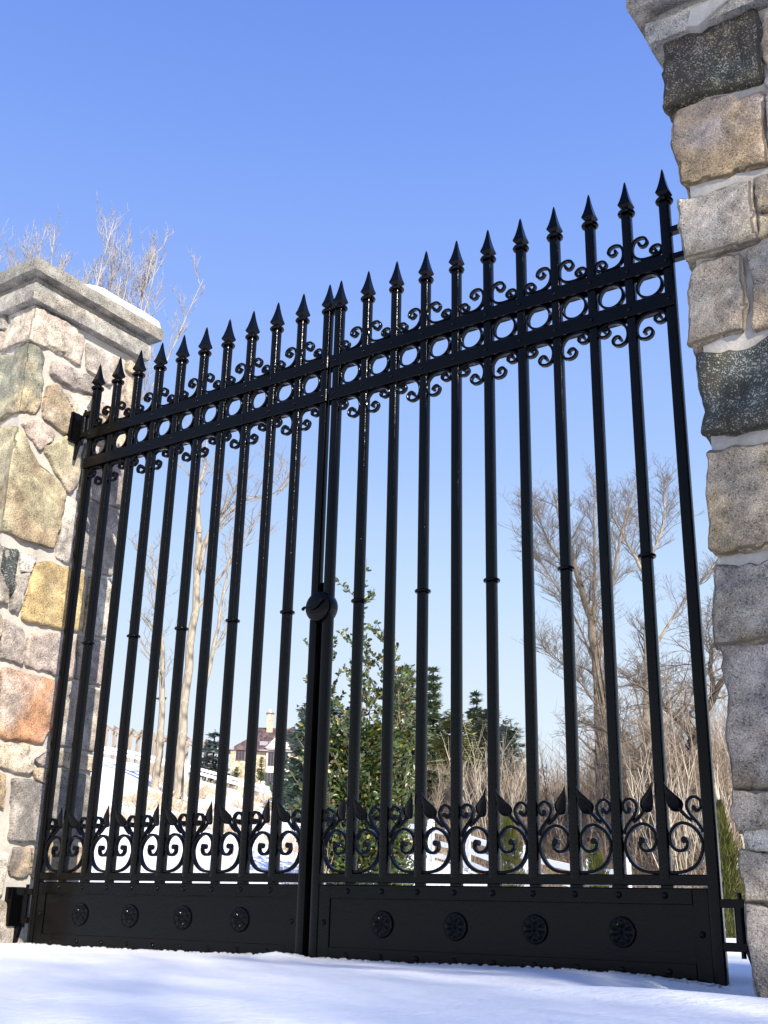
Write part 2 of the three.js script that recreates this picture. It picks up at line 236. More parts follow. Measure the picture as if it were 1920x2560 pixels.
function makeLeaf(name, label, side) {                     // side -1: left leaf, +1: right leaf
  const leaf = thing(name, label, 'gate', [0, 0, 0], 'two leaves of the driveway gate');
  const X = k => side * barX(k) * S, e0 = barX(0) - .17, e1 = barX(10) + .1;
  const span = (a, b) => side > 0 ? [a * S, b * S] : [-b * S, -a * S];
  for (let k = 0; k <= 10; k++) {
    const st = k === 0 || k === 10, b = mesh(st ? 'stile' : 'bar', st ? stileBar : ironBar, st ? ironMat : barMat, leaf); b.position.set(X(k), Yv(st ? -2.35 : -.1), 0);
    const f = mesh('spear_finial', finialGeo, ironMat, b); f.position.y = (FIN + (st ? 2.35 : .1)) * S;
    if (k % 2 === 1) { const c = mesh('collar', collarGeo, ironMat, b); c.position.y = (6.87 + .1) * S; }
  }
  for (const [t, b] of [[RAIL.hiTop, RAIL.hiBot], [RAIL.loTop, RAIL.loBot]]) {
    const [x0, x1] = span(e0, e1), rail = mesh('upper_rail', mergeGeometries([bevelBox(x0, x1, Yv(b), Yv(t), .118 * S, .185 * S, .003), bevelBox(x0, x1, Yv(b), Yv(t), -.185 * S, -.118 * S, .003)]), ironMat, leaf);
    for (let k = 0; k <= 10; k++) { const r = mesh('rivet', rivetS, ironMat, rail); r.position.set(X(k), Yv((t + b) / 2), .183 * S); }
  }
  for (let k = 0; k < 10; k++) {
    const r = mesh('ring', ringGeo, ironMat, leaf); r.position.set(side * (barX(k) + .5) * S, Yv((RAIL.hiBot + RAIL.loTop) / 2 + .02), .03 * S);
    const odd = k % 2 ? k : k + 1, dir = (k % 2 ? 1 : -1) * side;   // from the odd bar towards the even one
    const key = dir > 0 ? 'p' : 'n';
    const up = mesh('scroll', scrollSet[key + 'u'], ironMat, leaf); up.position.set(X(odd), Yv(RAIL.hiTop + .05), .05 * S);
    const dn = mesh('scroll', scrollSet[key + 'd'], ironMat, leaf); dn.position.set(X(odd), Yv(RAIL.loBot), .05 * S);
    const even = k % 2 ? k + 1 : k, bd = (k % 2 ? -1 : 1) * side;   // base scrolls start at the even bar
    const bs = mesh('base_scroll', bd > 0 ? bigScroll : bigScrollN, ironMat, leaf); bs.position.set(X(even), Yv(0), 0);
    mesh('leaf', bd > 0 ? leafGeo : leafGeoN, ironMat, bs);
  }
  { const [x0, x1] = span(barX(0) + .1, e1 - .2);
    mesh('bottom_rail', bevelBox(x0, x1, Yv(-.22), Yv(0), -.1 * S, .1 * S, .003), ironMat, leaf);
    const tabs = []; for (let k = 1; k < 10; k++) tabs.push(bevelBox(X(k) - .02 - (k % 3) * .006, X(k) + .028, Yv(-.29), Yv(-.2), -.05 * S, .05 * S, .001));
    const p = mesh('kick_panel', mergeGeometries([bevelBox(x0, x1, Yv(-2.4), Yv(-.262), -.05 * S, .045 * S, .002), ...tabs]), ironMat, leaf);
    const [a0, a1] = span(barX(0) + .12, barX(0) + .45), [b0, b1] = span(e1 - .55, e1 - .22), [m0, m1] = span(barX(0) + .45, e1 - .55), zf = .045 * S, zt = .085 * S;
    const bd = mesh('panel_border', mergeGeometries([bevelBox(a0, a1, Yv(-2.4), Yv(-.275), zf, zt, .0022), bevelBox(b0, b1, Yv(-2.4), Yv(-.275), zf, zt, .0022), bevelBox(m0, m1, Yv(-.585), Yv(-.275), zf, zt, .0022), bevelBox(m0, m1, Yv(-2.4), Yv(-1.69), zf, zt, .0022)]), ironMat, p);
    for (let k = 1; k < 10; k++) for (const v of [-.41, -1.865]) { const r = mesh('rivet', rivetL, ironMat, leaf); r.position.set(X(k) - .004, Yv(v), zt); }
    for (const q of [barX(0) + .29, e1 - .39]) { const r = mesh('rivet', rivetL, ironMat, leaf); r.position.set(side * q * S, Yv(-1.14), zt); }
    for (const k of [2, 4, 6, 8]) { const r = mesh('rosette', rosetteGeo, ironMat, leaf); r.position.set(X(k), Yv(-1.14), zf); }
  }
  if (side < 0) mesh('meeting_strip', bevelBox(-.12 * S, .16 * S, Yv(-2.3), Yv(7.6), -.16 * S, -.11 * S, .001), ironMat, leaf);
  addHinge(leaf, side, -1.42, -.48); addHinge(leaf, side, 14.25, 15.15);
  return leaf;
}
const bigScrollN = flip(bigScroll, -1, 1), leafGeoN = flip(leafGeo, -1, 1);
const scrollSet = { pu: cScroll, nu: flip(cScroll, -1, 1), pd: flip(cScroll, 1, -1), nd: flip(cScroll, -1, -1) };
makeLeaf('iron_gate_leaf', 'left black iron gate leaf, hinged to the pier whose cap carries snow', -1);
const rightLeaf = makeLeaf('iron_gate_leaf', 'right black iron gate leaf with the round lock drum, hinged to the cropped pier', 1);
{ const drum = uvBox(lathe([[0, -.25], [.3, -.24], [.4, -.2], [.43, -.14], [.43, .14], [.4, .2], [.33, .235], [.2, .262], [0, .275]], 40).rotateX(Math.PI / 2).toNonIndexed());
  drum.computeVertexNormals();
  const g = toCreasedNormals(drum, .6); const d = mesh('lock_drum', g, ironMat, rightLeaf); d.position.set(-.02 * S, Yv(6.85), 0);
  const lv = new THREE.TubeGeometry(new THREE.CatmullRomCurve3([[-.47, -.02, .2], [-.40, .0, .26], [-.25, -.05, .30], [-.02, -.06, .31], [.14, .04, .31], [.22, .13, .30]].map(p => new THREE.Vector3(...p).multiplyScalar(S))), 24, .035 * S, 8);
  mesh('lever', mergeGeometries([lv, new THREE.SphereGeometry(.055 * S, 12, 8).translate(.22 * S, .13 * S, .30 * S), new THREE.SphereGeometry(.05 * S, 12, 8).translate(-.48 * S, -.02 * S, .2 * S)]), ironMat, d); }

// ---------- stones ----------
const C = {
  tan: [.50, .42, .32], cream: [.60, .53, .43], pink: [.56, .46, .39], grey: [.38, .345, .305], dgrey: [.28, .26, .235], purple: [.40, .345, .31], gold: [.52, .39, .19], brown: [.40, .31, .20], olive: [.42, .38, .25], yellow: [.58, .46, .28],
  granite: [.20, .215, .21], pale: [.58, .54, .46], moss: [.30, .30, .23], rust: [.50, .27, .15], white: [.68, .65, .6], dark: [.2, .17, .15] };
function stoneColor(x, y, z, seed, c1, c2, amt = .5) {
  const n = fbm(x * 9 + seed * 3.1, y * 9, z * 9 + seed, 4), m = fbm(x * 4 + seed, y * 4 + 9.2, z * 4 - seed * 2.3, 3), q = fbm(x * 30 + seed, y * 30, z * 30, 2);
  const t = clamp(.5 + (m * 1.6 + n * .8) + (amt - .5) * 1.6, 0, 1), v = 1 + .26 * n + .22 * q;
  return [0, 1, 2].map(i => clamp(lerp(c1[i], c2[i], sm(t) * Math.min(1, amt * 2)) * v * 1.75, .02, 1.8));   // the grain map averages about 0.4
}
// a rough stone on a face: pts are (u, v) pairs; map(u, v, h) gives the world point h proud of the mortar
function faceStone(pier, pts, map, o) {
  const n = pts.length / 2; let P = []; for (let i = 0; i < n; i++) P.push([pts[2 * i], pts[2 * i + 1]]);
  let A = 0; for (let i = 0; i < n; i++) { const a = P[i], b = P[(i + 1) % n]; A += a[0] * b[1] - a[1] * b[0]; } if (A < 0) P.reverse();
  const cx = P.reduce((s, p) => s + p[0], 0) / n, cy = P.reduce((s, p) => s + p[1], 0) / n, N = 56, seed = o.seed; P = P.map(p => { const dx = p[0] - cx, dy = p[1] - cy, k = 1 + .007 / Math.hypot(dx, dy); return [cx + dx * k, cy + dy * k]; });
  let per = 0; const L = P.map((p, i) => { const q = P[(i + 1) % n], d = Math.hypot(q[0] - p[0], q[1] - p[1]); per += d; return d; });
  let out = []; for (let k = 0; k < N; k++) { let d = k / N * per, i = 0; while (d > L[i] && i < n - 1) { d -= L[i]; i++; } const q = P[(i + 1) % n], t = d / L[i]; out.push([lerp(P[i][0], q[0], t), lerp(P[i][1], q[1], t)]); }
  for (let it = 0; it < (o.smooth ?? 1); it++) out = out.map((p, i) => { const a = out[(i + N - 1) % N], b = out[(i + 1) % N]; return [(a[0] + 2 * p[0] + b[0]) / 4, (a[1] + 2 * p[1] + b[1]) / 4]; });
  out = out.map(p => { const e = o.edge ?? .008; return [p[0] + e * fbm(p[0] * 22, p[1] * 22, seed, 3) * 2, p[1] + e * fbm(p[0] * 22 + 40, p[1] * 22, seed, 3) * 2]; });
  const rings = [.0, .2, .38, .54, .68, .8, .9, .96, 1, 1, 1], hs = o.h ?? .03, pos = [], col = [], uv = [], idx = [];
  const low = o.depth ?? .03;
  rings.forEach((r, ri) => { for (let k = 0; k < N; k++) {
    const rr = ri >= 9 ? 1 : r, u = cx + (out[k][0] - cx) * rr, v = cy + (out[k][1] - cy) * rr;
    let h = hs * (1 - .05 * Math.pow(r, 4) - .2 * Math.pow(r, 20)) + hs * .62 * fbm(u * 6 + seed * 5, v * 6, seed, 4) + .012 * (Math.abs(noise(u * 12 + seed, v * 12, seed)) - .3) + .009 * fbm(u * 30, v * 30, seed + 3, 3);
    h = Math.max(h, .006); if (ri === 8) h *= .72; if (ri === 9) h = -low * .35; if (ri === 10) h = -low;
    const w = map(u, v, h); pos.push(...w); uv.push(u * 2.2 + seed * .37, v * 2.2 + seed * .61);
    const c = stoneColor(u, v, h, seed, o.c1, o.c2 ?? o.c1, o.amt); col.push(...c);
  } });
  for (let i = 0; i < rings.length - 1; i++) for (let k = 0; k < N; k++) { const a = i * N + k, b = i * N + (k + 1) % N, c = a + N, d = b + N; if (i) o.flip ? idx.push(a, b, c, b, d, c) : idx.push(a, c, b, b, c, d); else o.flip ? idx.push(a, d, c) : idx.push(a, c, d); }
  return mesh('stone', geoFrom(pos, idx, col, uv), o.mat ?? stoneMat, pier);
}
const q0y = y => y + .5;
// a rough block filling eight corners: index = x + 2y + 4z
function blockStone(pier, cn, o) {
  const n = 22, g = new THREE.BoxGeometry(1, 1, 1, n, n, n); g.deleteAttribute('uv'); g.deleteAttribute('normal');
  const m = mergeVertices(g, 1e-4), P = m.attributes.position, col = [], uv = [], r = (o.round ?? .1) * .62, seed = o.seed;
  for (let i = 0; i < P.count; i++) {
    const p = new THREE.Vector3().fromBufferAttribute(P, i), q = p.clone().clampScalar(-.5 + r, .5 - r), d = p.clone().sub(q); if (d.length() > r) d.setLength(r); q.add(d); q.addScalar(.5);
    const w = [0, 1, 2].map(a => { let s = 0; for (let k = 0; k < 8; k++) s += cn[k][a] * (k & 1 ? q.x : 1 - q.x) * (k & 2 ? q.y : 1 - q.y) * (k & 4 ? q.z : 1 - q.z); return s; });
    const dir = p.clone().normalize(), ax = [p.x, p.y, p.z].map(Math.abs).sort()[1], a = (.030 + .03 * sstep(.3, .5, ax)) * fbm(w[0] * 5 + seed * 7, w[1] * 5, w[2] * 5, 4) + .016 * (Math.abs(noise(w[0] * 11 + seed, w[1] * 11, w[2] * 11)) - .3) + .010 * fbm(w[0] * 34, w[1] * 34, w[2] * 34 + seed, 3);
    w[0] += dir.x * a; w[1] += dir.y * a; w[2] += dir.z * a; P.setXYZ(i, ...w);
    const cc = stoneColor(w[0], w[1], w[2], seed, o.c1, p.x > .3 && o.c3 ? o.c3 : o.c2 ?? o.c1, o.amt);
    if (o.stain) { const k = o.stain * sstep(.22, .0, q0y(p.y) + .16 * fbm(w[0] * 12, w[1] * 12, seed, 3)) + .35 * sstep(.1, .5, fbm(w[0] * 7 + 9, w[1] * 5, seed + 4, 3)); for (let c = 0; c < 3; c++) cc[c] = lerp(cc[c], [.62, .47, .22][c], clamp(k, 0, .8)); }
    col.push(...cc); uv.push((w[0] - w[2]) * 2.2 + seed * .3, w[1] * 2.2 + seed * .7);
  }
  m.setAttribute('color', new THREE.Float32BufferAttribute(col, 3)); m.computeVertexNormals(); const g2 = uvBox(m.toNonIndexed(), 2.2), U = g2.attributes.uv; for (let i = 0; i < U.count; i++) U.setXY(i, U.getX(i) + seed * .3, U.getY(i) + seed * .7);
  return mesh('stone', g2, o.mat ?? stoneMat, pier);
}
const PX = 2.034, PF = .40, PB = -.45, PW = .88;
// coping of two slabs with worn edges
function capSlab(pier, name, x0, x1, z0, z1, y0, y1, seed) {
  const nx = 40, g = new THREE.BoxGeometry(1, 1, 1, nx, 4, nx); g.deleteAttribute('uv'); g.deleteAttribute('normal'); const m = mergeVertices(g, 1e-4), P = m.attributes.position, col = [], uv = [];
  for (let i = 0; i < P.count; i++) {
    let x = lerp(x0, x1, P.getX(i) + .5), y = lerp(y0, y1, P.getY(i) + .5), z = lerp(z0, z1, P.getZ(i) + .5);
    const ed = .006 * fbm(x * 9, y * 20, z * 9 + seed, 4) + .004 * fbm(x * 40, y * 40, z * 40, 2), cxx = (x0 + x1) / 2, czz = (z0 + z1) / 2, k = Math.max(Math.abs(P.getX(i)), Math.abs(P.getZ(i))) > .49 && Math.abs(P.getY(i)) > .49 ? .006 : 0;
    x += Math.sign(x - cxx) * (Math.abs(P.getX(i)) > .49 ? ed - k : 0); z += Math.sign(z - czz) * (Math.abs(P.getZ(i)) > .49 ? ed - k : 0); y += Math.abs(P.getY(i)) > .49 ? ed * .6 : 0;
    P.setXYZ(i, x, y, z); const c = stoneColor(x * .8, y * 3, z * .8, seed, name === 'cap_moulding' ? [.40, .385, .35] : [.29, .28, .245], [.42, .36, .28], .35); col.push(...c); uv.push((x + z) * 1.6, (y + z * .3) * 1.6);
  }
  m.setAttribute('color', new THREE.Float32BufferAttribute(col, 3)); m.setAttribute('uv', new THREE.Float32BufferAttribute(uv, 2)); m.computeVertexNormals();
  return mesh(name, uvBox(toCreasedNormals(m, .7), 1.8), capMat, pier);
}
function pierBody(pier, x0, x1, in0 = 0) {
  mesh('mortar_core', uvBox(box(x1 - x0 - in0, 4.0, PF - PB, (x0 + in0 + x1) / 2, 1.69, (PF + PB) / 2), 1.4), mortarMat, pier);
  capSlab(pier, 'cap_moulding', x0 - .07, x1 + .07, PB - .07, PF + .07, 3.69, 3.80, 3);
  capSlab(pier, 'cap_neck', x0 - .045, x1 + .045, PB - .045, PF + .045, 3.80, 3.85, 4);
  capSlab(pier, 'cap_slab', x0 - .125, x1 + .125, PB - .125, PF + .125, 3.85, 3.935, 5);
  const n = 90, g = new THREE.PlaneGeometry(1, 1, n, n).rotateX(-Math.PI / 2), P = g.attributes.position;   // snow lying on the cap
  for (let i = 0; i < P.count; i++) { const a = P.getX(i), b = P.getZ(i), e = Math.min(.5 - Math.abs(a), .5 - Math.abs(b)); P.setXYZ(i, lerp(x0 - .12, x1 + .118, a + .5), 3.925 + (.075 * Math.sqrt(clamp(e / .02, 0, 1)) + .05 * sstep(0, .3, e)) * sstep(.42, .12, b + .1) + .01 * fbm(a * 6, b * 6, 3, 3), lerp(PB - .10, PF + .02, b + .5)); }
  g.computeVertexNormals(); mesh('snow_cap', g, snowMat, pier);
}
const leftMap = (z, y, h) => [-PX + h, y, z], rightFront = (x, y, h) => [x, y, PF + h], leftFront = rightFront, rightInner = (z, y, h) => [PX + .03 - h, y, z];
// random rubble laid in courses over a stretch of wall that the photograph does not show closely
function courses(pier, map, u0, u1, v0, v1, seed, flipIt) {
  const R = rng(seed); let v = v0; const kinds = ['tan', 'grey', 'purple', 'cream', 'brown', 'pale', 'dgrey', 'pink'];
  while (v < v1 - .09) { const hgt = Math.min(.16 + .2 * R(), v1 - v), last = v1 - v - hgt < .1 ? v1 - v : hgt; let u = u0;
    while (u < u1 - .07) { let w = Math.min(.18 + .25 * R(), u1 - u); if (u1 - u - w < .1) w = u1 - u; const g = .012, j = () => (R() - .5) * .02;
      faceStone(pier, [u + g + j(), v + g + j(), u + w - g + j(), v + g + j(), u + w - g + j(), v + last - g + j(), u + g + j(), v + last - g + j()], map, { seed: Math.floor(R() * 900), c1: C[kinds[Math.floor(R() * 8)]], c2: C[kinds[Math.floor(R() * 8)]], amt: .3, flip: flipIt, h: .025 + .015 * R() });
      u += w; }
    v += last; }
}
// left pier
const leftPier = thing('stone_pier', 'fieldstone gate pier with snow on its cap, left of the gate', 'gate pier', [0, 0, 0], 'two stone gate piers');
pierBody(leftPier, -PX - PW, -PX);
{
  const F = (pts, c1, c2, amt, x = {}) => faceStone(leftPier, pts, leftMap, { seed: (F.n = (F.n ?? 10) + 7), c1: C[c1], c2: C[c2], amt, flip: true, ...x });
  F([-.02, 3.618, -.292, 3.612, -.286, 3.473, -.25, 3.403, -.046, 3.437], 'grey', 'pink', .45);
  F([-.362, 3.639, -.46, 3.634, -.442, 3.552, -.376, 3.571], 'tan', 'brown', .4);
  F([.219, 3.383, -.135, 3.396, -.127, 3.285, .063, 3.262, .231, 3.285], 'purple', 'grey', .4, { h: .045 });
  F([.237, 3.204, .171, 3.247, .05, 3.121, -.019, 3.036, .05, 2.939, .247, 2.988], 'tan', 'brown', .5);
  F([.104, 3.203, -.121, 3.258, -.116, 3.154, -.026, 3.055], 'cream', 'gold', .45);
  F([.378, 2.884, .271, 2.967, .145, 2.903, .156, 2.861, .231, 2.769], 'pink', 'purple', .4);
  F([.204, 2.797, .033, 2.945, -.088, 2.824, -.076, 2.649, -.015, 2.568], 'tan', 'olive', .5);
  F([.398, 2.094, .298, 2.128, .285, 1.874, .357, 1.802], 'granite', 'granite', .3, { mat: speckMat });
  F([.279, 2.112, .162, 2.116, .188, 2.017, .237, 2.011], 'white', 'white', .3);
  F([.273, 1.974, .188, 2.013, .227, 1.768, .291, 1.763], 'pale', 'grey', .6);
  F([.155, 2.075, .05, 2.117, -.221, 2.107, -.245, 1.755, -.104, 1.739, .196, 1.73], 'gold', 'brown', .35);
  F([.326, 1.708, .17, 1.667, .151, 1.479, .304, 1.483], 'pale', 'purple', .45);
  F([.138, 1.652, -.108, 1.706, -.215, 1.707, -.218, 1.459, -.103, 1.466, .12, 1.472], 'pink', 'purple', .5);
  F([.288, 1.437, .159, 1.427, -.092, 1.424, -.111, 1.184, -.056, 1.057, .24, 1.051], 'pink', 'rust', .5, { h: .035 });
  F([.228, 1.024, .039, 1.035, -.103, 1.023, .003, .962, .015, .881, .205, .889], 'cream', 'tan', .5);
  F([.003, .972, -.049, .994, -.101, 1.007, -.105, .952, -.059, .93], 'purple', 'dark', .5);
  F([-.006, .905, -.11, .923, -.13, .844, -.038, .854], 'tan', 'brown', .4);
  F([.113, .848, -.124, .83, -.136, .52, .082, .52], 'dgrey', 'purple', .4, { h: .04 });
  F([.044, .473, -.057, .482, -.068, .366, -.043, .325, .052, .334], 'dark', 'brown', .5);
  F([-.076, .476, -.135, .473, -.139, .322, -.096, .348], 'tan', 'pink', .4);
  F([.114, .205, -.141, .155, -.16, -.1, .093, -.1], 'tan', 'grey', .5);
  F([.215, .857, .172, .855, .152, .683, .195, .692], 'brown', 'rust', .4);
  F([.2, .45, .09, .45, .09, .24, .21, .24], 'pale', 'tan', .5);
  F([-.10, 2.53, -.005, 2.55, .02, 2.16, -.1, 2.14], 'pale', 'grey', .4);
  // behind the gate, mostly in its shadow
  [[-.45, -.315, 3.3, 3.53, 'tan'], [-.45, -.15, 3.17, 3.28, 'pink'], [-.45, -.14, 2.97, 3.15, 'tan'], [-.45, -.11, 2.6, 2.95, 'purple'], [-.45, -.12, 2.15, 2.58, 'grey'], [-.45, -.265, 1.75, 2.12, 'pale'], [-.45, -.235, 1.46, 1.72, 'purple'], [-.45, -.13, 1.06, 1.43, 'grey'], [-.45, -.15, .55, .92, 'dgrey'], [-.45, -.12, .94, 1.03, 'tan'], [-.45, -.155, .33, .52, 'brown'], [-.45, -.175, -.1, .31, 'grey']].forEach(([a, b, c, d, k]) => F([a, c, b, c + .008, b, d, a, d - .008], k, 'tan', .25, { depth: .05 }));
  // corner stones show on both faces
  const B = (xw, zb, yf, yb, c1, c2, c3, amt, x = {}) => { const xo = -PX + .032, zo = PF + .03, [f0, f1] = yf, [b0, b1] = yb, fx = x.fx ?? yf; blockStone(leftPier, [[xo - xw, f0, zb], [xo, b0, zb], [xo - xw, f1, zb], [xo, b1, zb], [xo - xw, fx[0], zo], [xo, f0, zo], [xo - xw, fx[1], zo], [xo, f1, zo]], { seed: (B.n = (B.n ?? 300) + 13), c1: C[c1], c2: C[c2], c3: c3 && C[c3], amt, ...x }); };
  B(.26, .0, [3.425, 3.68], [3.42, 3.66], 'pink', 'cream', null, .5);
  B(.34, .275, [2.94, 3.41], [2.98, 3.39], 'moss', 'olive', 'yellow', .6);
  B(.3, .02, [2.19, 2.87], [2.2, 2.56], 'brown', 'olive', null, .55, { round: .07 });
  B(.28, .32, [1.78, 2.15], [1.8, 2.13], 'grey', 'tan', null, .4); B(.24, .34, [1.46, 1.75], [1.48, 1.73], 'tan', 'grey', null, .4); B(.32, .31, [1.05, 1.43], [1.06, 1.42], 'purple', 'tan', null, .4); B(.24, .25, [.6, 1.02], [.62, 1.0], 'grey', 'tan', null, .4); B(.3, .24, [.24, .57], [.25, .56], 'cream', 'tan', null, .4); B(.26, .14, [-.15, .21], [-.14, .21], 'purple', 'grey', null, .4);
  const L = (pts, c1, c2) => faceStone(leftPier, pts, leftFront, { seed: (L.n = (L.n ?? 500) + 11), c1: C[c1], c2: C[c2], amt: .4 });
  L([-2.52, 3.45, -2.30, 3.44, -2.30, 3.57, -2.52, 3.58], 'purple', 'pink'); L([-2.56, 3.60, -2.29, 3.59, -2.29, 3.68, -2.56, 3.68], 'dgrey', 'grey'); L([-2.70, 2.95, -2.38, 2.95, -2.37, 3.40, -2.7, 3.42], 'tan', 'grey'); L([-2.68, 2.2, -2.34, 2.22, -2.33, 2.9, -2.68, 2.9], 'grey', 'pale');
  courses(leftPier, leftFront, -2.90, -2.58, -.12, 3.67, 61); courses(leftPier, leftFront, -2.57, -2.34, -.12, 2.18, 62);
}
// right pier
const rightPier = thing('stone_pier', 'large fieldstone gate pier in dappled shade, cut off by the right picture edge', 'gate pier', [0, 0, 0], 'two stone gate piers');
pierBody(rightPier, PX, PX + PW, .045);
{
  const F = (pts, c1, c2, amt, x = {}) => faceStone(rightPier, pts, rightFront, { seed: (F.n = (F.n ?? 700) + 9), c1: C[c1], c2: C[c2], amt, depth: .06, edge: .009, ...x });
  // corner stones: a face on the front and a long return along the inner side
  const Q = (x1, yL, yR, c1, c2, amt, x = {}) => { x1 += .012; yL = [yL[0] - .007, yL[1] + .006]; yR = [yR[0] - .007, yR[1] + .006]; const xo = PX - .002 + (x.dx ?? 0), zo = PF + .034, zb = x.zb ?? .0; blockStone(rightPier, [[xo, yL[0], zb], [x1, yR[0], zb], [xo, yL[1], zb], [x1, yR[1], zb], [xo, yL[0], zo], [x1, yR[0], zo], [xo, yL[1], zo], [x1, yR[1], zo]], { seed: (Q.n = (Q.n ?? 900) + 17), c1: C[c1].map((q, i) => q * [1.12, 1.07, 1.0][i]), c2: C[c2].map((q, i) => q * [1.12, 1.07, 1.0][i]), amt: amt + .1, round: .09, stain: .42, ...x }); };
  Q(2.40, [3.385, 3.715], [3.335, 3.69], 'moss', 'dark', .5, { mat: speckMat, dx: -.01, c1: [.34, .34, .27] });
  Q(2.395, [2.975, 3.355], [2.94, 3.27], 'purple', 'brown', .5);
  Q(2.305, [2.635, 2.915], [2.64, 2.87], 'pale', 'cream', .5);
  Q(2.24, [2.26, 2.575], [2.262, 2.57], 'pale', 'tan', .45);
  Q(2.40, [1.885, 2.225], [1.87, 2.185], 'granite', 'granite', .3, { mat: speckMat, dx: .01 });
  Q(2.345, [1.432, 1.83], [1.42, 1.79], 'tan', 'yellow', .5, { dx: .012 });
  Q(2.305, [1.105, 1.385], [1.10, 1.385], 'pale', 'grey', .4, { dx: .012 });
  Q(2.28, [.605, 1.105], [.615, 1.11], 'grey', 'purple', .4, { dx: .018, round: .07 });
  Q(2.225, [.492, .585], [.488, .575], 'cream', 'tan', .5, { dx: .045 });
  Q(2.22, [.411, .489], [.408, .487], 'cream', 'pale', .5, { dx: .042 });
  Q(2.21, [.262, .409], [.258, .406], 'cream', 'tan', .5, { dx: .04 });
  Q(2.2, [-.16, .252], [-.16, .25], 'dgrey', 'grey', .4, { dx: .036, round: .07 });
  F([2.445, 3.65, 2.62, 3.66, 2.62, 3.37, 2.435, 3.36, 2.42, 3.5], 'tan', 'brown', .4);
  F([2.42, 3.33, 2.62, 3.34, 2.62, 2.98, 2.415, 2.97], 'grey', 'purple', .4);
  F([2.331, 2.9, 2.5, 2.89, 2.5, 2.745, 2.335, 2.755], 'gold', 'tan', .4);
  F([2.335, 2.72, 2.5, 2.71, 2.5, 2.64, 2.335, 2.64], 'yellow', 'tan', .4);
  F([2.285, 2.60, 2.36, 2.602, 2.48, 2.585, 2.48, 2.24, 2.272, 2.262, 2.294, 2.48], 'grey', 'brown', .45);
  F([2.43, 2.2, 2.62, 2.2, 2.62, 1.9, 2.43, 1.9], 'tan', 'grey', .4); F([2.37, 1.8, 2.6, 1.82, 2.6, 1.43, 2.36, 1.43], 'purple', 'grey', .4); F([2.33, 1.39, 2.6, 1.39, 2.6, 1.12, 2.33, 1.12], 'brown', 'tan', .4); F([2.31, 1.09, 2.6, 1.09, 2.6, .61, 2.3, .61], 'tan', 'grey', .4); F([2.25, .57, 2.6, .57, 2.6, .28, 2.24, .27], 'grey', 'tan', .4); F([2.23, .24, 2.6, .24, 2.6, -.12, 2.23, -.12], 'pink', 'tan', .4);
  courses(rightPier, rightFront, 2.64, 2.91, -.12, 3.67, 71);
  courses(rightPier, rightInner, PB, -.03, -.12, 3.67, 72);
  // a broken flake of mortar under the coping
  mesh('mortar_flake', uvBox(new THREE.ExtrudeGeometry(new THREE.Shape([[2.15, 3.69], [2.17, 3.76], [2.30, 3.77], [2.33, 3.745], [2.24, 3.70], [2.19, 3.672]].map(p => new THREE.Vector2(...p))), { depth: .05, bevelEnabled: true, bevelSize: .004, bevelThickness: .004, bevelSegments: 1 }).translate(0, 0, PF + .03), 2), mortarMat, rightPier);
}

// ---------- bare trees ----------
function tubeInto(acc, pts, r0, r1, sides) {
  const n = pts.length, base = acc.pos.length / 3, t = new THREE.Vector3(), a = new THREE.Vector3(), b = new THREE.Vector3();
  for (let i = 0; i < n; i++) {
    t.subVectors(pts[Math.min(n - 1, i + 1)], pts[Math.max(0, i - 1)]).normalize(); a.set(Math.abs(t.y) > .9 ? 1 : 0, Math.abs(t.y) > .9 ? 0 : 1, 0).cross(t).normalize(); b.crossVectors(t, a);
    const r = lerp(r0, r1, i / (n - 1));
    for (let k = 0; k < sides; k++) { const q = k / sides * Math.PI * 2, c = Math.cos(q) * r, s = Math.sin(q) * r; acc.pos.push(pts[i].x + a.x * c + b.x * s, pts[i].y + a.y * c + b.y * s, pts[i].z + a.z * c + b.z * s); if (acc.col) acc.col.push(...acc.c); acc.uv.push(k / sides, pts[i].y * 1.2 + pts[i].x); }
  }
  for (let i = 0; i < n - 1; i++) for (let k = 0; k < sides; k++) { const p = base + i * sides + k, q = base + i * sides + (k + 1) % sides; acc.idx.push(p, q, p + sides, q, q + sides, p + sides); }
}
const newAcc = (col) => ({ pos: [], idx: [], uv: [], col: col ? [] : null, c: [1, 1, 1] });
const accGeo = (a) => geoFrom(a.pos, a.idx, a.col, a.uv);
function branchPath(R, p, d, len, seg, wob, lift) {
  const pts = [p.clone()], q = p.clone(), v = d.clone().normalize();
  for (let i = 0; i < seg; i++) { v.x += (R() - .5) * wob; v.y += (R() - .5) * wob + lift; v.z += (R() - .5) * wob; v.normalize(); q.addScaledVector(v, len / seg); pts.push(q.clone()); }
  return pts;
}
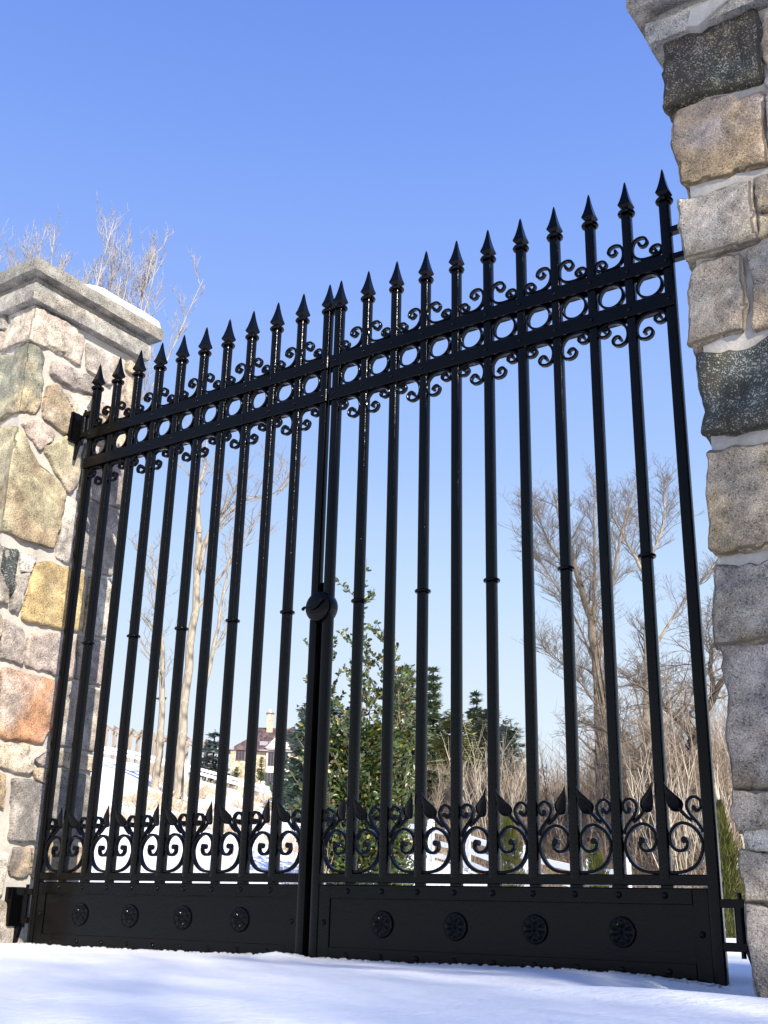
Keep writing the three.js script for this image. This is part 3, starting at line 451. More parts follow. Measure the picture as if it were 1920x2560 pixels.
// stems: [{pts, r0, r1, from}] ; side branches grow from each stem past 'from', then twigs from those
function bareTree(t, mats, stems, o) {
  const R = rng(o.seed), trunk = newAcc(), limbs = newAcc(), twigs = newAcc();
  const grow = (pts, r, len, lev) => {
    const n = lev === 0 ? o.n0 : lev === 1 ? o.n1 : o.n2;
    for (let i = 0; i < n; i++) {
      const f = lerp(lev === 0 ? o.from : .15, .98, (i + R()) / n), k = Math.min(pts.length - 2, Math.floor(f * (pts.length - 1))), ft = f * (pts.length - 1) - k;
      const p = pts[k].clone().lerp(pts[k + 1], ft), dir = pts[k + 1].clone().sub(pts[k]).normalize();
      const az = R() * Math.PI * 2, side = new THREE.Vector3(Math.cos(az), (o.up ?? .25) + .3 * R(), Math.sin(az)).normalize(), spread = lev === 0 ? o.spread : .55 + .5 * R();
      dir.multiplyScalar(1 - spread * .75).addScaledVector(side, spread).normalize();
      const l = len * (lev === 0 ? lerp(1, .45, f) : 1) * (.55 + .7 * R()), rr = r * (1 - .75 * f) * (o.lr ?? .5);
      const bp = branchPath(R, p, dir, l, lev === 0 ? 7 : lev === 1 ? 5 : 3, o.wob, o.lift ?? .08);
      if (lev === 0) tubeInto(limbs, bp, Math.max(rr, o.rt * 1.6), o.rt, 5); else tubeInto(twigs, bp, Math.max(rr * .7, o.rt * (lev === 1 ? 1.1 : .7)), o.rt * .4, 3);
      if (lev < 2) grow(bp, Math.max(rr, o.rt * 1.5), l * (lev === 0 ? .5 : .45), lev + 1);
    }
  };
  for (const s of stems) {
    const P = s.pts.map(p => new THREE.Vector3(...p)), cv = new THREE.CatmullRomCurve3(P), pts = cv.getPoints(18);
    pts.forEach((p, i) => { if (i) { p.x += (R() - .5) * s.r0 * .5; p.z += (R() - .5) * s.r0 * .5; } });
    tubeInto(trunk, pts, s.r0, s.r1, 8); if (s.bare) continue; grow(pts, s.r0, o.len * (s.k ?? 1), 0);
  }
  mesh('trunk', accGeo(trunk), mats[0], t); if (limbs.pos.length) mesh('limbs', accGeo(limbs), mats[1], t); if (twigs.pos.length) mesh('twigs', accGeo(twigs), mats[1], t);
  return t;
}
const rel = (b, list) => list.map(p => [p[0] - b[0], p[1] - b[1], p[2] - b[2]]);
// the tree whose crown stands above the left pier
{ const b = [-9.55, ground(-9.55, -5.2) - .1, -5.2], t = thing('bare_tree', 'bare grey tree whose upper twigs show above the left pier against the sky', 'tree', b);
  bareTree(t, [barkGrey, barkGrey], [
    { pts: [[0, 0, 0], [.05, 3, 0], [0, 5.2, .1]], r0: .17, r1: .1, bare: true },
    ...(() => { const R = rng(9), out = []; for (let i = 0; i < 32; i++) { const q = (i + .5) / 32 * 2 - 1, h = 8.3 + 1.0 * R() + .35 * (1 - q * q), rx = 1.7 * q - .15 + (R() - .5) * .5, rz = -1.35 * q + (R() - .5) * 1.8; out.push({ pts: [[0, 3.6 + 1.6 * R(), 0], [rx * .45, 5.6 + .5 * R(), rz * .45], [rx * .8, 7.2, rz * .8], [rx + (R() - .5) * .4, h, rz + (R() - .5) * .4]], r0: .032 + .014 * R(), r1: .006 }); } return out; })()],
    { seed: 5, n0: 15, n1: 6, n2: 3, from: .35, len: 1.2, spread: .66, rt: .0048, wob: .36, lift: .14, up: .6 }); }
// slender pale trees on the snowy slope
{ const b = [-18.04, 2.8, -17.62], t = thing('slope_tree', 'taller pale slender tree with forked trunk on the snow slope', 'tree', b, 'young bare trees on the snow slope');
  bareTree(t, [barkPale, barkPale], [{ pts: [[0, 0, 0], [-.05, 2, .0], [.05, 4.6, 0], [.02, 6.6, 0], [.03, 7.5, .05]], r0: .14, r1: .075, bare: true }, { pts: [[.03, 7.3, .05], [-.1, 8.6, .1], [.0, 9.4, 0], [.05, 10.2, .1]], r0: .085, r1: .02 }, { pts: [[.03, 6.0, 0], [.35, 7.4, -.1], [.75, 8.2, -.3], [1.0, 9.0, -.5]], r0: .075, r1: .015 }, { pts: [[.05, 5.0, 0], [.9, 6.6, -.5], [1.7, 8.2, -.8]], r0: .055, r1: .012 }, { pts: [[.05, 6.9, 0], [1.0, 8.2, -.5], [1.9, 8.6, -1.1], [2.3, 9.2, -1.4]], r0: .05, r1: .01 }],
    { seed: 21, n0: 9, n1: 5, n2: 4, from: .2, len: 1.7, spread: .7, rt: .008, wob: .3, lift: .06 }); }
{ const b = [-20.01, 3.2, -18.69], t = thing('slope_tree', 'shorter thin pale tree left of the forked one on the snow slope', 'tree', b, 'young bare trees on the snow slope');
  bareTree(t, [barkPale, barkPale], [{ pts: [[0, 0, 0], [.05, 2, 0], [-.1, 4, .1], [-.3, 5.6, .3], [-.6, 7.2, .5]], r0: .115, r1: .018 }], { seed: 33, n0: 15, n1: 5, n2: 4, from: .32, len: 2.0, spread: .75, rt: .008, wob: .3, lift: .05 }); }
{ const b = [-17.07, 2.75, -17.07], t = thing('slope_tree', 'thin greenish sapling trunk just right of the forked tree', 'tree', b, 'young bare trees on the snow slope');
  bareTree(t, [barkPale, barkPale], [{ pts: [[0, 0, 0], [.15, 2.2, 0], [.4, 4.4, -.1], [.6, 6.4, -.2]], r0: .09, r1: .02 }], { seed: 34, n0: 7, n1: 4, n2: 2, from: .5, len: 1.4, spread: .6, rt: .007, wob: .3, lift: .1 }); }
// big trees behind the right leaf
{ const b = [-7.94, ground(-7.94, -22.1) - .2, -22.1], t = thing('vine_tree', 'large bare tree wrapped in brown vines, behind right gate leaf', 'tree', b, 'bare trees behind the right leaf');
  bareTree(t, [barkBrown, barkBrown], [{ pts: [[0, 0, 0], [-.05, 3, 0], [-.15, 5.2, .1], [-.5, 7.2, .3], [-1.0, 9.2, .5]], r0: .21, r1: .02 }, { pts: [[-.1, 4.6, 0], [.25, 6.4, -.2], [.5, 8.0, -.5], [.9, 9.6, -.8]], r0: .075, r1: .015 }, { pts: [[-.1, 4.2, 0], [-.5, 5.6, .3], [-1.1, 6.9, .7], [-1.5, 7.8, .9]], r0: .035, r1: .008 }, { pts: [[0, 3.2, .1], [-.6, 4.2, .4], [-1.3, 4.9, .8]], r0: .025, r1: .008 }, { pts: [[-.15, 5.2, .1], [.0, 7.2, .2], [.1, 9.5, .2]], r0: .06, r1: .012 }, { pts: [[-.4, 6.4, .2], [-1.1, 7.8, .6], [-1.4, 8.8, .8]], r0: .03, r1: .012 }],
    { seed: 41, n0: 26, n1: 10, n2: 6, from: .1, len: 1.45, spread: .58, rt: .005, wob: .42, lift: .0, up: .35, lr: .3 });
  const R = rng(8), v = newAcc(); for (let i = 0; i < 70; i++) { const a = R() * 6.28, r = .2 + .1 * R(), y0 = R() * 3.6, pts = []; for (let k = 0; k < 7; k++) { const y = y0 + k * .42; pts.push(new THREE.Vector3(Math.cos(a + k * .3) * r * (1 - y * .06), y, Math.sin(a + k * .3) * r * (1 - y * .06))); } tubeInto(v, pts, .022, .01, 4); } mesh('vines', accGeo(v), barkBrown, t); }
{ const b = [-8.1, ground(-8.1, -24.42) - .2, -24.42], t = thing('vine_tree', 'straight pale bare tree right of the vine-wrapped one, behind right gate leaf', 'tree', b, 'bare trees behind the right leaf');
  bareTree(t, [barkPale, barkBrown], [{ pts: [[.35, 0, 0], [.4, 3, 0], [.5, 5.2, 0], [.65, 7.4, 0]], r0: .15, r1: .04 }, { pts: [[.6, 6.9, 0], [.1, 8.1, .2], [-.5, 9.4, .3]], r0: .06, r1: .012 }, { pts: [[.62, 7.2, 0], [1.1, 8.4, -.2], [1.2, 9.8, -.3]], r0: .06, r1: .012 }, { pts: [[.5, 4.6, 0], [1.3, 6.1, -.6], [2.1, 7.2, -1.1], [2.6, 8.2, -1.5]], r0: .045, r1: .012 }], { seed: 47, n0: 20, n1: 9, n2: 6, from: .15, len: 1.45, spread: .6, rt: .005, wob: .4, lift: .02, up: .35, lr: .32 }); }
{ const b = [-5.17, ground(-5.17, -19.15) - .2, -19.15], t = thing('leaning_tree', 'dark leaning tree with arching limbs beside the right pier', 'tree', b);
  bareTree(t, [barkDark, barkBrown], [{ pts: [[-.3, 0, 0], [.1, 1.7, -.1], [.6, 3.0, -.2], [1.5, 4.4, -.3]], r0: .17, r1: .05 }, { pts: [[.0, 1.5, 0], [-.9, 2.6, .4], [-1.9, 3.1, .8]], r0: .07, r1: .02 }, { pts: [[.5, 2.7, -.1], [-.2, 3.5, .3], [-.6, 3.9, .5]], r0: .08, r1: .02 }, { pts: [[.9, 3.6, -.2], [1.0, 4.6, -.2], [1.8, 5.2, -.5]], r0: .06, r1: .02 }], { seed: 53, n0: 24, n1: 9, n2: 5, from: .15, len: 1.5, spread: .75, rt: .006, wob: .55, lift: -.03, up: .15, lr: .35 }); }

// ---------- evergreens ----------
function spruce(t, h, r, seed, col, dens = 1, drop = .22, up = 0, big = 1) {
  const R = rng(seed), A = newAcc(true), st = newAcc(); tubeInto(st, [new THREE.Vector3(0, 0, 0), new THREE.Vector3(0, h * .5, 0), new THREE.Vector3(0, h, 0)], .05 * r + .05, .015, 6);
  const whorls = Math.floor(h * 3.2 * dens);
  for (let w = 0; w < whorls; w++) {
    const f = (w + R() * .6) / whorls, y = h * (.03 + .96 * f), L = r * Math.pow(1 - f, .82) * (.72 + .45 * R()) + .06, nb = 7 + Math.floor(R() * 4);
    for (let k = 0; k < nb; k++) {
      const az = k / nb * 6.283 + R() * 1.2 + w, l = L * (.65 + .5 * R()), ns = Math.max(4, Math.floor(l * 17));
      for (let s = 0; s < ns; s++) {
        const q = (s + R()) / ns, d = q * l, sag = -drop * d + up * d * q + .12 * q * q * l, cx = Math.cos(az), cz = Math.sin(az);
        for (let e = 0; e < 3; e++) {
          const a2 = az + (R() - .5) * 2.2, len = (.10 + .14 * R()) * (1.1 - .5 * q) * big, px = cx * d + (R() - .5) * .16, py = y + sag + (R() - .5) * .12, pz = cz * d + (R() - .5) * .16, wd = (.028 + .02 * R()) * big;
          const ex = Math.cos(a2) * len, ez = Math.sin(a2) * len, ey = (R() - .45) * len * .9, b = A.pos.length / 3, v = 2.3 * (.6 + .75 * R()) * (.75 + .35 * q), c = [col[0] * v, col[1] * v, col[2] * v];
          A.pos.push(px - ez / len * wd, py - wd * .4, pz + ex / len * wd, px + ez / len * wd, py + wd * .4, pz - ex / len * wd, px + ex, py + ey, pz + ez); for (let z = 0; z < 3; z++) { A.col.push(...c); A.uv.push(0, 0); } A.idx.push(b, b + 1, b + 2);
        }
      }
    }
  }
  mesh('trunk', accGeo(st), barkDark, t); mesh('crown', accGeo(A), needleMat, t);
}
const tree = (name, label, x, z, h, r, seed, col, group, dens, drop, up, big = 2.2) => { const t = thing(name, label, 'tree', [x, ground(x, z) - .1, z], group); spruce(t, h, r, seed, col, dens, drop, up, big); return t; };
tree('spruce_tree', 'blue-green spruce between the stone house and the centre of the gate', -19.7, -25.85, 4.8, 2.0, 71, [.045, .066, .052], null, 1.9, .25, .3, 1.9);
tree('conifer_tree', 'tall pointed dark green conifer on the skyline, highest of the evergreens', -28.3, -47, 8.6, 1.75, 72, [.045, .062, .028], 'evergreens on the skyline', .9, .1, .5);
tree('conifer_tree', 'narrow dark conifer just right of the tallest pointed one', -27.0, -49.4, 8.2, 1.5, 73, [.04, .055, .03], 'evergreens on the skyline', .9, .1, .5);
tree('conifer_tree', 'broad ragged dark pine, right of the pointed conifers', -23.3, -44.3, 6.0, 2.6, 74, [.045, .05, .028], 'evergreens on the skyline', .7, .05, .6);
tree('conifer_tree', 'low blue-green spruce behind the pale bare saplings', -17.6, -35.5, 4.0, 1.9, 75, [.085, .105, .09], null, .9);
tree('conifer_tree', 'small conifer left of the vine-wrapped tree', -12.6, -34.5, 4.3, 1.4, 76, [.06, .07, .045], null, .9);
tree('conifer_tree', 'olive green conifer behind the holly, left of the pointed ones', -17.4, -27.5, 5.0, 1.6, 77, [.075, .085, .035], null, 1);
tree('conifer_tree', 'rounded yellow-green evergreen below the skyline pines', -21.0, -37.0, 4.2, 2.0, 78, [.085, .085, .03], null, .9, .05, .3);
tree('conifer_tree', 'dark conifer beside the pergola on the hilltop', -34.5, -36.7, 2.7, 1.1, 79, [.05, .065, .06], null, .9);
for (const [x, z, h, r, seed, lab] of [[-5.75, -12.75, 1.45, .44, 81, 'small green cypress at the end of the white fence, behind fifth bay from the right'], [-4.2, -12.7, 1.2, .42, 82, 'small green cypress at the snow edge, behind third bay from the right'], [-.62, -7.8, 1.35, .36, 83, 'yellow-green cypress seen between the right leaf and its pier']]) {
  const t = thing('cypress_shrub', lab, 'shrub', [x, ground(x, z) - .05, z], 'small cypress shrubs'); const R = rng(seed), A = newAcc(true), st = newAcc();
  tubeInto(st, [new THREE.Vector3(0, 0, 0), new THREE.Vector3(0, h * .8, 0)], .03, .008, 5);
  for (let i = 0; i < 5200; i++) { const y = Math.pow(R(), .9), rr = r * (1 - y) ** .75 * (.5 + .5 * sstep(0, .25, y)) * Math.sqrt(R()) * (.8 + .35 * noise(y * 6, R() * 2, seed)), a = R() * 6.283, px = Math.cos(a) * rr, pz = Math.sin(a) * rr, py = y * h, l = .05 + .05 * R(), b = A.pos.length / 3, v = .2 + 1.4 * R() * R() + .3 * noise(px * 14, py * 9, pz * 14), tx = (R() - .5) * .07 + px * .2, tz = (R() - .5) * .05 + pz * .15; A.pos.push(px - .007, py, pz, px + .007, py, pz + .006, px + tx, py + l, pz + tz); for (let k = 0; k < 3; k++) { A.col.push(.16 * v, .17 * v, .025 * v); A.uv.push(0, 0); } A.idx.push(b, b + 1, b + 2); }
  mesh('trunk', accGeo(st), barkDark, t); mesh('crown', accGeo(A), needleMat, t);
}
// holly
{
  const bx = -5.45, bz = -8.1, t = thing('holly_bush', 'tall glossy green holly bush right of the gate centre', 'bush', [bx, ground(bx, bz) - .1, bz]), R = rng(91), st = newAcc(), A = newAcc(true);
  const leaf = (p, d, size) => {
    const u = d.clone().normalize(), s = new THREE.Vector3(R() - .5, R() - .5, R() - .5).cross(u).normalize(), n = new THREE.Vector3().crossVectors(u, s), w = size * .27, b = A.pos.length / 3, k = R(), c = k < .03 ? [.30, .25, .04] : k < .13 ? [.10, .125, .03] : k < .16 ? [.16, .10, .05] : [.034 + .03 * R(), .056 + .036 * R(), .018];
    const q = (a, c2, h) => A.pos.push(p.x + u.x * a + s.x * c2 + n.x * h, p.y + u.y * a + s.y * c2 + n.y * h, p.z + u.z * a + s.z * c2 + n.z * h);
    q(0, 0, 0); q(size * .32, w, w * .35); q(size * .32, -w, w * .35); q(size * .7, w * .85, w * .3); q(size * .7, -w * .85, w * .3); q(size, 0, -w * .2); q(size * .5, 0, 0);
    for (let i = 0; i < 7; i++) { A.col.push(...c); A.uv.push(0, 0); } A.idx.push(b, b + 6, b + 1, b, b + 2, b + 6, b + 1, b + 6, b + 3, b + 2, b + 4, b + 6, b + 6, b + 5, b + 3, b + 6, b + 4, b + 5);
  };
  const shoot = (p, d, len, dens, r) => { const pts = branchPath(R, p, d, len, 7, .16, .05); tubeInto(st, pts, r, .004, 4); for (let i = 0; i < len * dens; i++) { const f = R() * .98 * 7, k = Math.min(6, Math.floor(f)), q = pts[k].clone().lerp(pts[k + 1], f - k), dd = new THREE.Vector3(R() - .5, R() * .7 - .05, R() - .5); leaf(q, dd, .055 + .035 * R()); } return pts; };
  const rt = new THREE.Vector3(.8, 0, -.6);
  const lead = [[.1, 4.55, 0, .06], [-.05, 3.2, .2, -.1], [.35, 3.3, -.2, .35], [-.4, 2.75, .1, -.5], [.5, 2.95, .1, .5], [.2, 3.6, .1, .12], [-.62, 2.2, 0, -.6], [.68, 2.5, 0, .72], [.85, 3.85, 0, .5], [.95, 3.3, .1, .45], [-.7, 3.7, 0, -.4], [-.45, 3.0, -.1, -.2], [.05, 3.7, -.1, .1]];
  for (const [o, h, oz, lean] of lead) { const p = rt.clone().multiplyScalar(o * .55).add(new THREE.Vector3(0, 0, oz)), pts = shoot(p, new THREE.Vector3(lean * .2 * rt.x, 1, lean * .2 * rt.z), h, 34, .022); for (let k = 1; k < 7; k++) for (let e = 0; e < 4; e++) { const a = R() * 6.283; shoot(pts[k], new THREE.Vector3(Math.cos(a), .75, Math.sin(a)), (.35 + .5 * R()) * (1.25 - k * .1), 46, .008); } }
  for (let i = 0; i < 9000; i++) { const y = .1 + 2.15 * Math.pow(R(), 1.1), a = R() * 6.283, lim = .82 * Math.sqrt(1 - Math.pow((y - .9) / 1.75, 2)) || 0, rr = lim * Math.sqrt(R()) * (.75 + .5 * noise(a * 1.5, y * 2.5, 3)); leaf(new THREE.Vector3(Math.cos(a) * rr, y, Math.sin(a) * rr), new THREE.Vector3(Math.cos(a) * .7 + R() - .5, R() * .8 - .2, Math.sin(a) * .7 + R() - .5), .06 + .03 * R()); }
  mesh('stems', accGeo(st), barkBrown, t); mesh('foliage', accGeo(A), leafMat, t);
}
// ---------- brush, saplings, dry grass ----------
function camGround(a, bOverA) { const b = a * bOverA, x = CX + FX * a - FZ * b, z = CZ + FZ * a + FX * b; return [x, ground(x, z), z]; }
{
  const R = rng(101), A = newAcc(true);
  for (let i = 0; i < 44000; i++) {
    const u = -.06 + .44 * R(), a = bankEdge(Math.max(.0, u)) + .6 + 17 * Math.pow(R(), 1.2);
    const [x, y, z] = camGround(a, u), dens = sstep(-.06, .02, u), back = sstep(3, 12, a - bankEdge(Math.max(0, u))), hgt = (.4 + .7 * R() + (.5 + 1.8 * R() * R()) * back) * (.35 + .65 * dens) * (.62 + .9 * sstep(.12, .28, u) * back);
    const k = R(); A.c = (k < .22 ? [.44, .36, .27] : k < .6 ? [.27, .20, .14] : k < .85 ? [.18, .13, .095] : [.33, .25, .17]).map(q => q * (.8 + .4 * noise(x * .5, z * .5, 2)));
    tubeInto(A, branchPath(R, new THREE.Vector3(x, y - .05, z), new THREE.Vector3((R() - .5) * 1.8, .7 + R(), (R() - .5) * 1.8), hgt, 4, .6, -.07), .006 + .007 * R(), .003, 3);
  }
  for (let i = 0; i < 360; i++) {   // slim wands standing up out of the brush
    const u = .1 + .28 * R(), a = bankEdge(u) + 3 + 16 * R(), [x, y, z] = camGround(a, u), h = (1.8 + 2.8 * R()) * (.55 + .45 * sstep(.12, .25, u)); A.c = (R() < .5 ? [.36, .29, .22] : [.22, .17, .13]);
    const pts = branchPath(R, new THREE.Vector3(x, y - .1, z), new THREE.Vector3((R() - .5) * .4, 1, (R() - .5) * .4), h, 7, .16, .02); tubeInto(A, pts, .010 + .012 * R(), .004, 4);
    for (let k = 1; k < 7; k++) for (let e = 0; e < 4; e++) tubeInto(A, branchPath(R, pts[k], new THREE.Vector3(R() - .5, .5, R() - .5), h * .2 * (.5 + R()), 3, .45, .0), .005, .0025, 3);
  }
  const m = mesh('brush_thicket', accGeo(A), twigMat); m.userData.kind = 'stuff'; tag(m, 'tangled brown winter brush covering the bank behind the right leaf', 'brush');
}
{ // brown earth and leaf litter on the bank beneath the brush
  const pos = [], col = [], idx = [], n = 60, R = rng(3); for (let i = 0; i <= n; i++) for (let j = 0; j <= n; j++) { const u = -.04 + .44 * j / n, a0 = bankEdge(Math.max(0, u)) + .4, a = a0 + (44 - a0) * i / n, [x, y, z] = camGround(a, u); pos.push(x, y + .05 - (i === 0 || i === n || j === 0 || j === n ? .12 : 0) + .05 * fbm(x, z, 3, 3), z); const v = .75 + .5 * R(); col.push(.2 * v, .145 * v, .09 * v); }
  for (let i = 0; i < n; i++) for (let j = 0; j < n; j++) { const a = i * (n + 1) + j; idx.push(a, a + 1, a + n + 1, a + 1, a + n + 2, a + n + 1); }
  const m = mesh('leaf_litter_bank', geoFrom(pos, idx, col), std({ vertexColors: true, roughness: 1, side: THREE.DoubleSide })); m.userData.kind = 'structure';
}
function sapling(label, a, u, n, h, seed, c) {
  const [x, y, z] = camGround(a, u), t = thing('sapling_clump', label, 'shrub', [x, y - .1, z], 'pale many-stemmed saplings'), R = rng(seed), A = newAcc(true);
  for (let i = 0; i < n; i++) { const tn = .8 + .4 * R(); A.c = c.map(q => q * tn); const az = R() * 6.283, l = h * (.6 + .5 * R()), pts = branchPath(R, new THREE.Vector3(Math.cos(az) * .15, 0, Math.sin(az) * .15), new THREE.Vector3(Math.cos(az) * .42, 1, Math.sin(az) * .42), l, 7, .1, .02); tubeInto(A, pts, .012, .004, 4); for (let k = 3; k < 7; k++) for (let e = 0; e < 3; e++) tubeInto(A, branchPath(R, pts[k], new THREE.Vector3(R() - .5, .9, R() - .5), l * .24 * (.5 + R()), 3, .2, .05), .006, .003, 3); }
  mesh('stems', accGeo(A), twigMat, t);
}
sapling('pale twiggy sapling clump in front of the blue-green spruce', 29.5, .1, 20, 2.9, 111, [.44, .38, .30]);
sapling('pale sapling stems behind the rightmost gate bay', 21, .262, 8, 2.5, 112, [.46, .4, .31]);
sapling('pale sapling stems rising beside the foot of the right pier', 18, .315, 8, 2.3, 113, [.46, .41, .32]);
sapling('thin brown saplings on the bank just right of the holly', 34.5, .045, 8, 1.9, 114, [.42, .34, .25]);
// tufts of tan grass on the slope
{ const R0 = rng(121), spots = []; for (let i = 0; i < 26; i++) spots.push([21 + 24 * R0(), -.235 + .16 * R0(), .7 + .6 * R0()]);
  const bay = (x, z) => { const f = CZ / (CZ - z), gx = CX + (x - CX) * f, k = Math.floor((gx + (.2117 + 10) * S) / S) + 1; return ['first', 'second', 'third', 'fourth', 'fifth', 'sixth', 'seventh', 'eighth', 'ninth', 'tenth', 'eleventh', 'twelfth', 'thirteenth', 'fourteenth', 'fifteenth'][clamp(k - 1, 0, 14)]; };
  spots.forEach(([a, u, s], i) => {
    const [x, y, z] = camGround(a, u), t = newAcc(true), R = rng(200 + i); for (let k = 0; k < 110; k++) { const tn = .75 + .5 * R(); t.c = [.58, .46, .31].map(q => q * tn); const az = R() * 6.283, r = .3 * R() * s; tubeInto(t, branchPath(R, new THREE.Vector3(Math.cos(az) * r, -.03, Math.sin(az) * r), new THREE.Vector3(Math.cos(az) * .7 + (R() - .5) * .6, .9, Math.sin(az) * .7 + (R() - .5) * .6), (.3 + .25 * R()) * s, 3, .2, -.08), .007, .003, 3); }
    const m = mesh('grass_tuft', accGeo(t), twigMat); m.position.set(x, y, z); tag(m, `${s > 1.1 ? 'large' : s > .88 ? 'medium' : 'small'} tan dry grass tuft ${a > 36 ? 'high on' : a > 28 ? 'halfway up' : 'low on'} the slope behind ${bay(x, z)} gate bay from left`, 'grass tuft', 'dry grass tufts on the snow slope');
  });
  [[15.0, -.155], [15.5, -.115], [14.6, -.07], [14.9, -.045], [14.4, .065]].forEach(([a, u], i) => { const [x, y, z] = camGround(a, u), R = rng(300 + i), t = newAcc(true); for (let k = 0; k < 16; k++) { const tn = .7 + .5 * R(); t.c = [.4, .31, .22].map(q => q * tn); tubeInto(t, branchPath(R, new THREE.Vector3((R() - .5) * .5, -.05, (R() - .5) * .5), new THREE.Vector3((R() - .5) * .4, 1, (R() - .5) * .4), .6 + .6 * R(), 5, .14, 0), .005, .002, 3); }
    const m = mesh('weed_stems', accGeo(t), twigMat); m.position.set(x, y, z); tag(m, `thin dry weed stems in the snow close behind the ${bay(x, z)} gate bay from the left`, 'weeds', 'dry weeds behind the gate'); }); }

// ---------- fences, pergola, lamps, house ----------
function railFence(label, pts, rails, hgt) {
  const t = thing('white_fence', label, 'fence', [0, 0, 0], 'white rail fences');
  for (let i = 0; i < pts.length; i++) {
    const [x, z] = pts[i], y = ground(x, z); mesh('post', new THREE.BoxGeometry(.13, hgt + .3, .13).translate(0, hgt / 2, 0), whiteMat, t).position.set(x, y, z);
    mesh('snow_cap', new THREE.SphereGeometry(.1, 8, 5, 0, 6.3, 0, 1.57).scale(1, .7, 1), snowMat, t).position.set(x, y + hgt + .15, z);
    if (i < pts.length - 1) { const [x2, z2] = pts[i + 1], y2 = ground(x2, z2), d = Math.hypot(x2 - x, z2 - z, y2 - y); for (let k = 0; k < rails; k++) { const r = mesh('rail', box(d, .12, .045), whiteMat, t), f = hgt * (.95 - .36 * k); r.position.set((x + x2) / 2, (y + y2) / 2 + f, (z + z2) / 2); r.rotation.order = 'YZX'; r.rotation.y = -Math.atan2(z2 - z, x2 - x); r.rotation.z = Math.atan2(y2 - y, Math.hypot(x2 - x, z2 - z)); } }
  }
}
const along = (a, b, n) => Array.from({ length: n + 1 }, (_, i) => [lerp(a[0], b[0], i / n), lerp(a[1], b[1], i / n)]);
railFence('white rail fence running down the snow behind the right leaf', [[-15.9, -23.7], [-14.33, -22.58], [-12.43, -21.15], [-10.54, -19.72], [-9.15, -18.55], [-7.76, -17.38], [-5.65, -15.79], [-4.6, -14.9]], 3, .82);
railFence('white rail fence along the hilltop behind the left leaf', [...along([-36.5, -29.0], [-29.4, -33.6], 3), ...along([-27.3, -32.0], [-20, -28], 3)], 2, .5);
{ const t = thing('garden_pergola', 'long weathered wooden pergola on the hilltop', 'pergola'), A = [-41.2, -35.8], B = [-35.0, -36.7], dp = 1.9, ox = s => FX * s, oz = s => FZ * s;
  for (let i = 0; i < 5; i++) for (const s of [0, dp]) { const f = i / 4, x = lerp(A[0], B[0], f) + ox(s), z = lerp(A[1], B[1], f) + oz(s), y = ground(x, z), top = lerp(8.6, 7.6, f); mesh('post', box(.15, top - y + .3, .15, 0, (top - y) / 2, 0), woodMat, t).position.set(x, y, z); }
  const L = Math.hypot(B[0] - A[0], B[1] - A[1]); for (const s of [0, dp]) { const m = mesh('beam', box(L + .5, .11, .09), woodMat, t); m.position.set((A[0] + B[0]) / 2 + ox(s), 8.15, (A[1] + B[1]) / 2 + oz(s)); m.rotation.order = 'YZX'; m.rotation.y = Math.atan2(A[1] - B[1], B[0] - A[0]); m.rotation.z = -Math.atan2(1, L); }
  for (let i = 0; i < 12; i++) { const f = i / 11, m = mesh('rafter', box(.06, .09, dp + 1), woodMat, t); m.position.set(lerp(A[0], B[0], f) + ox(dp / 2), lerp(8.6, 7.6, f) + .15, lerp(A[1], B[1], f) + oz(dp / 2)); m.rotation.y = Math.atan2(FX, FZ); } }
for (const [x, z, top, lab] of [[-40.4, -38.9, 10.6, 'taller thin white lamp post rising above the pergola, right one'], [-44.5, -36.6, 9.9, 'thin white lamp post at the left end of the pergola']]) {
  const y = ground(x, z), t = thing('lamp_post', lab, 'lamp post', [x, y, z], 'lamp posts by the pergola'); mesh('pole', new THREE.CylinderGeometry(.05, .07, top - y, 8).translate(0, (top - y) / 2, 0), whiteMat, t); mesh('lamp_head', mergeGeometries([box(.6, .09, .22, -.22, top - y + .05, 0), box(.12, .16, .12, 0, top - y, 0)]), barkDark, t); }
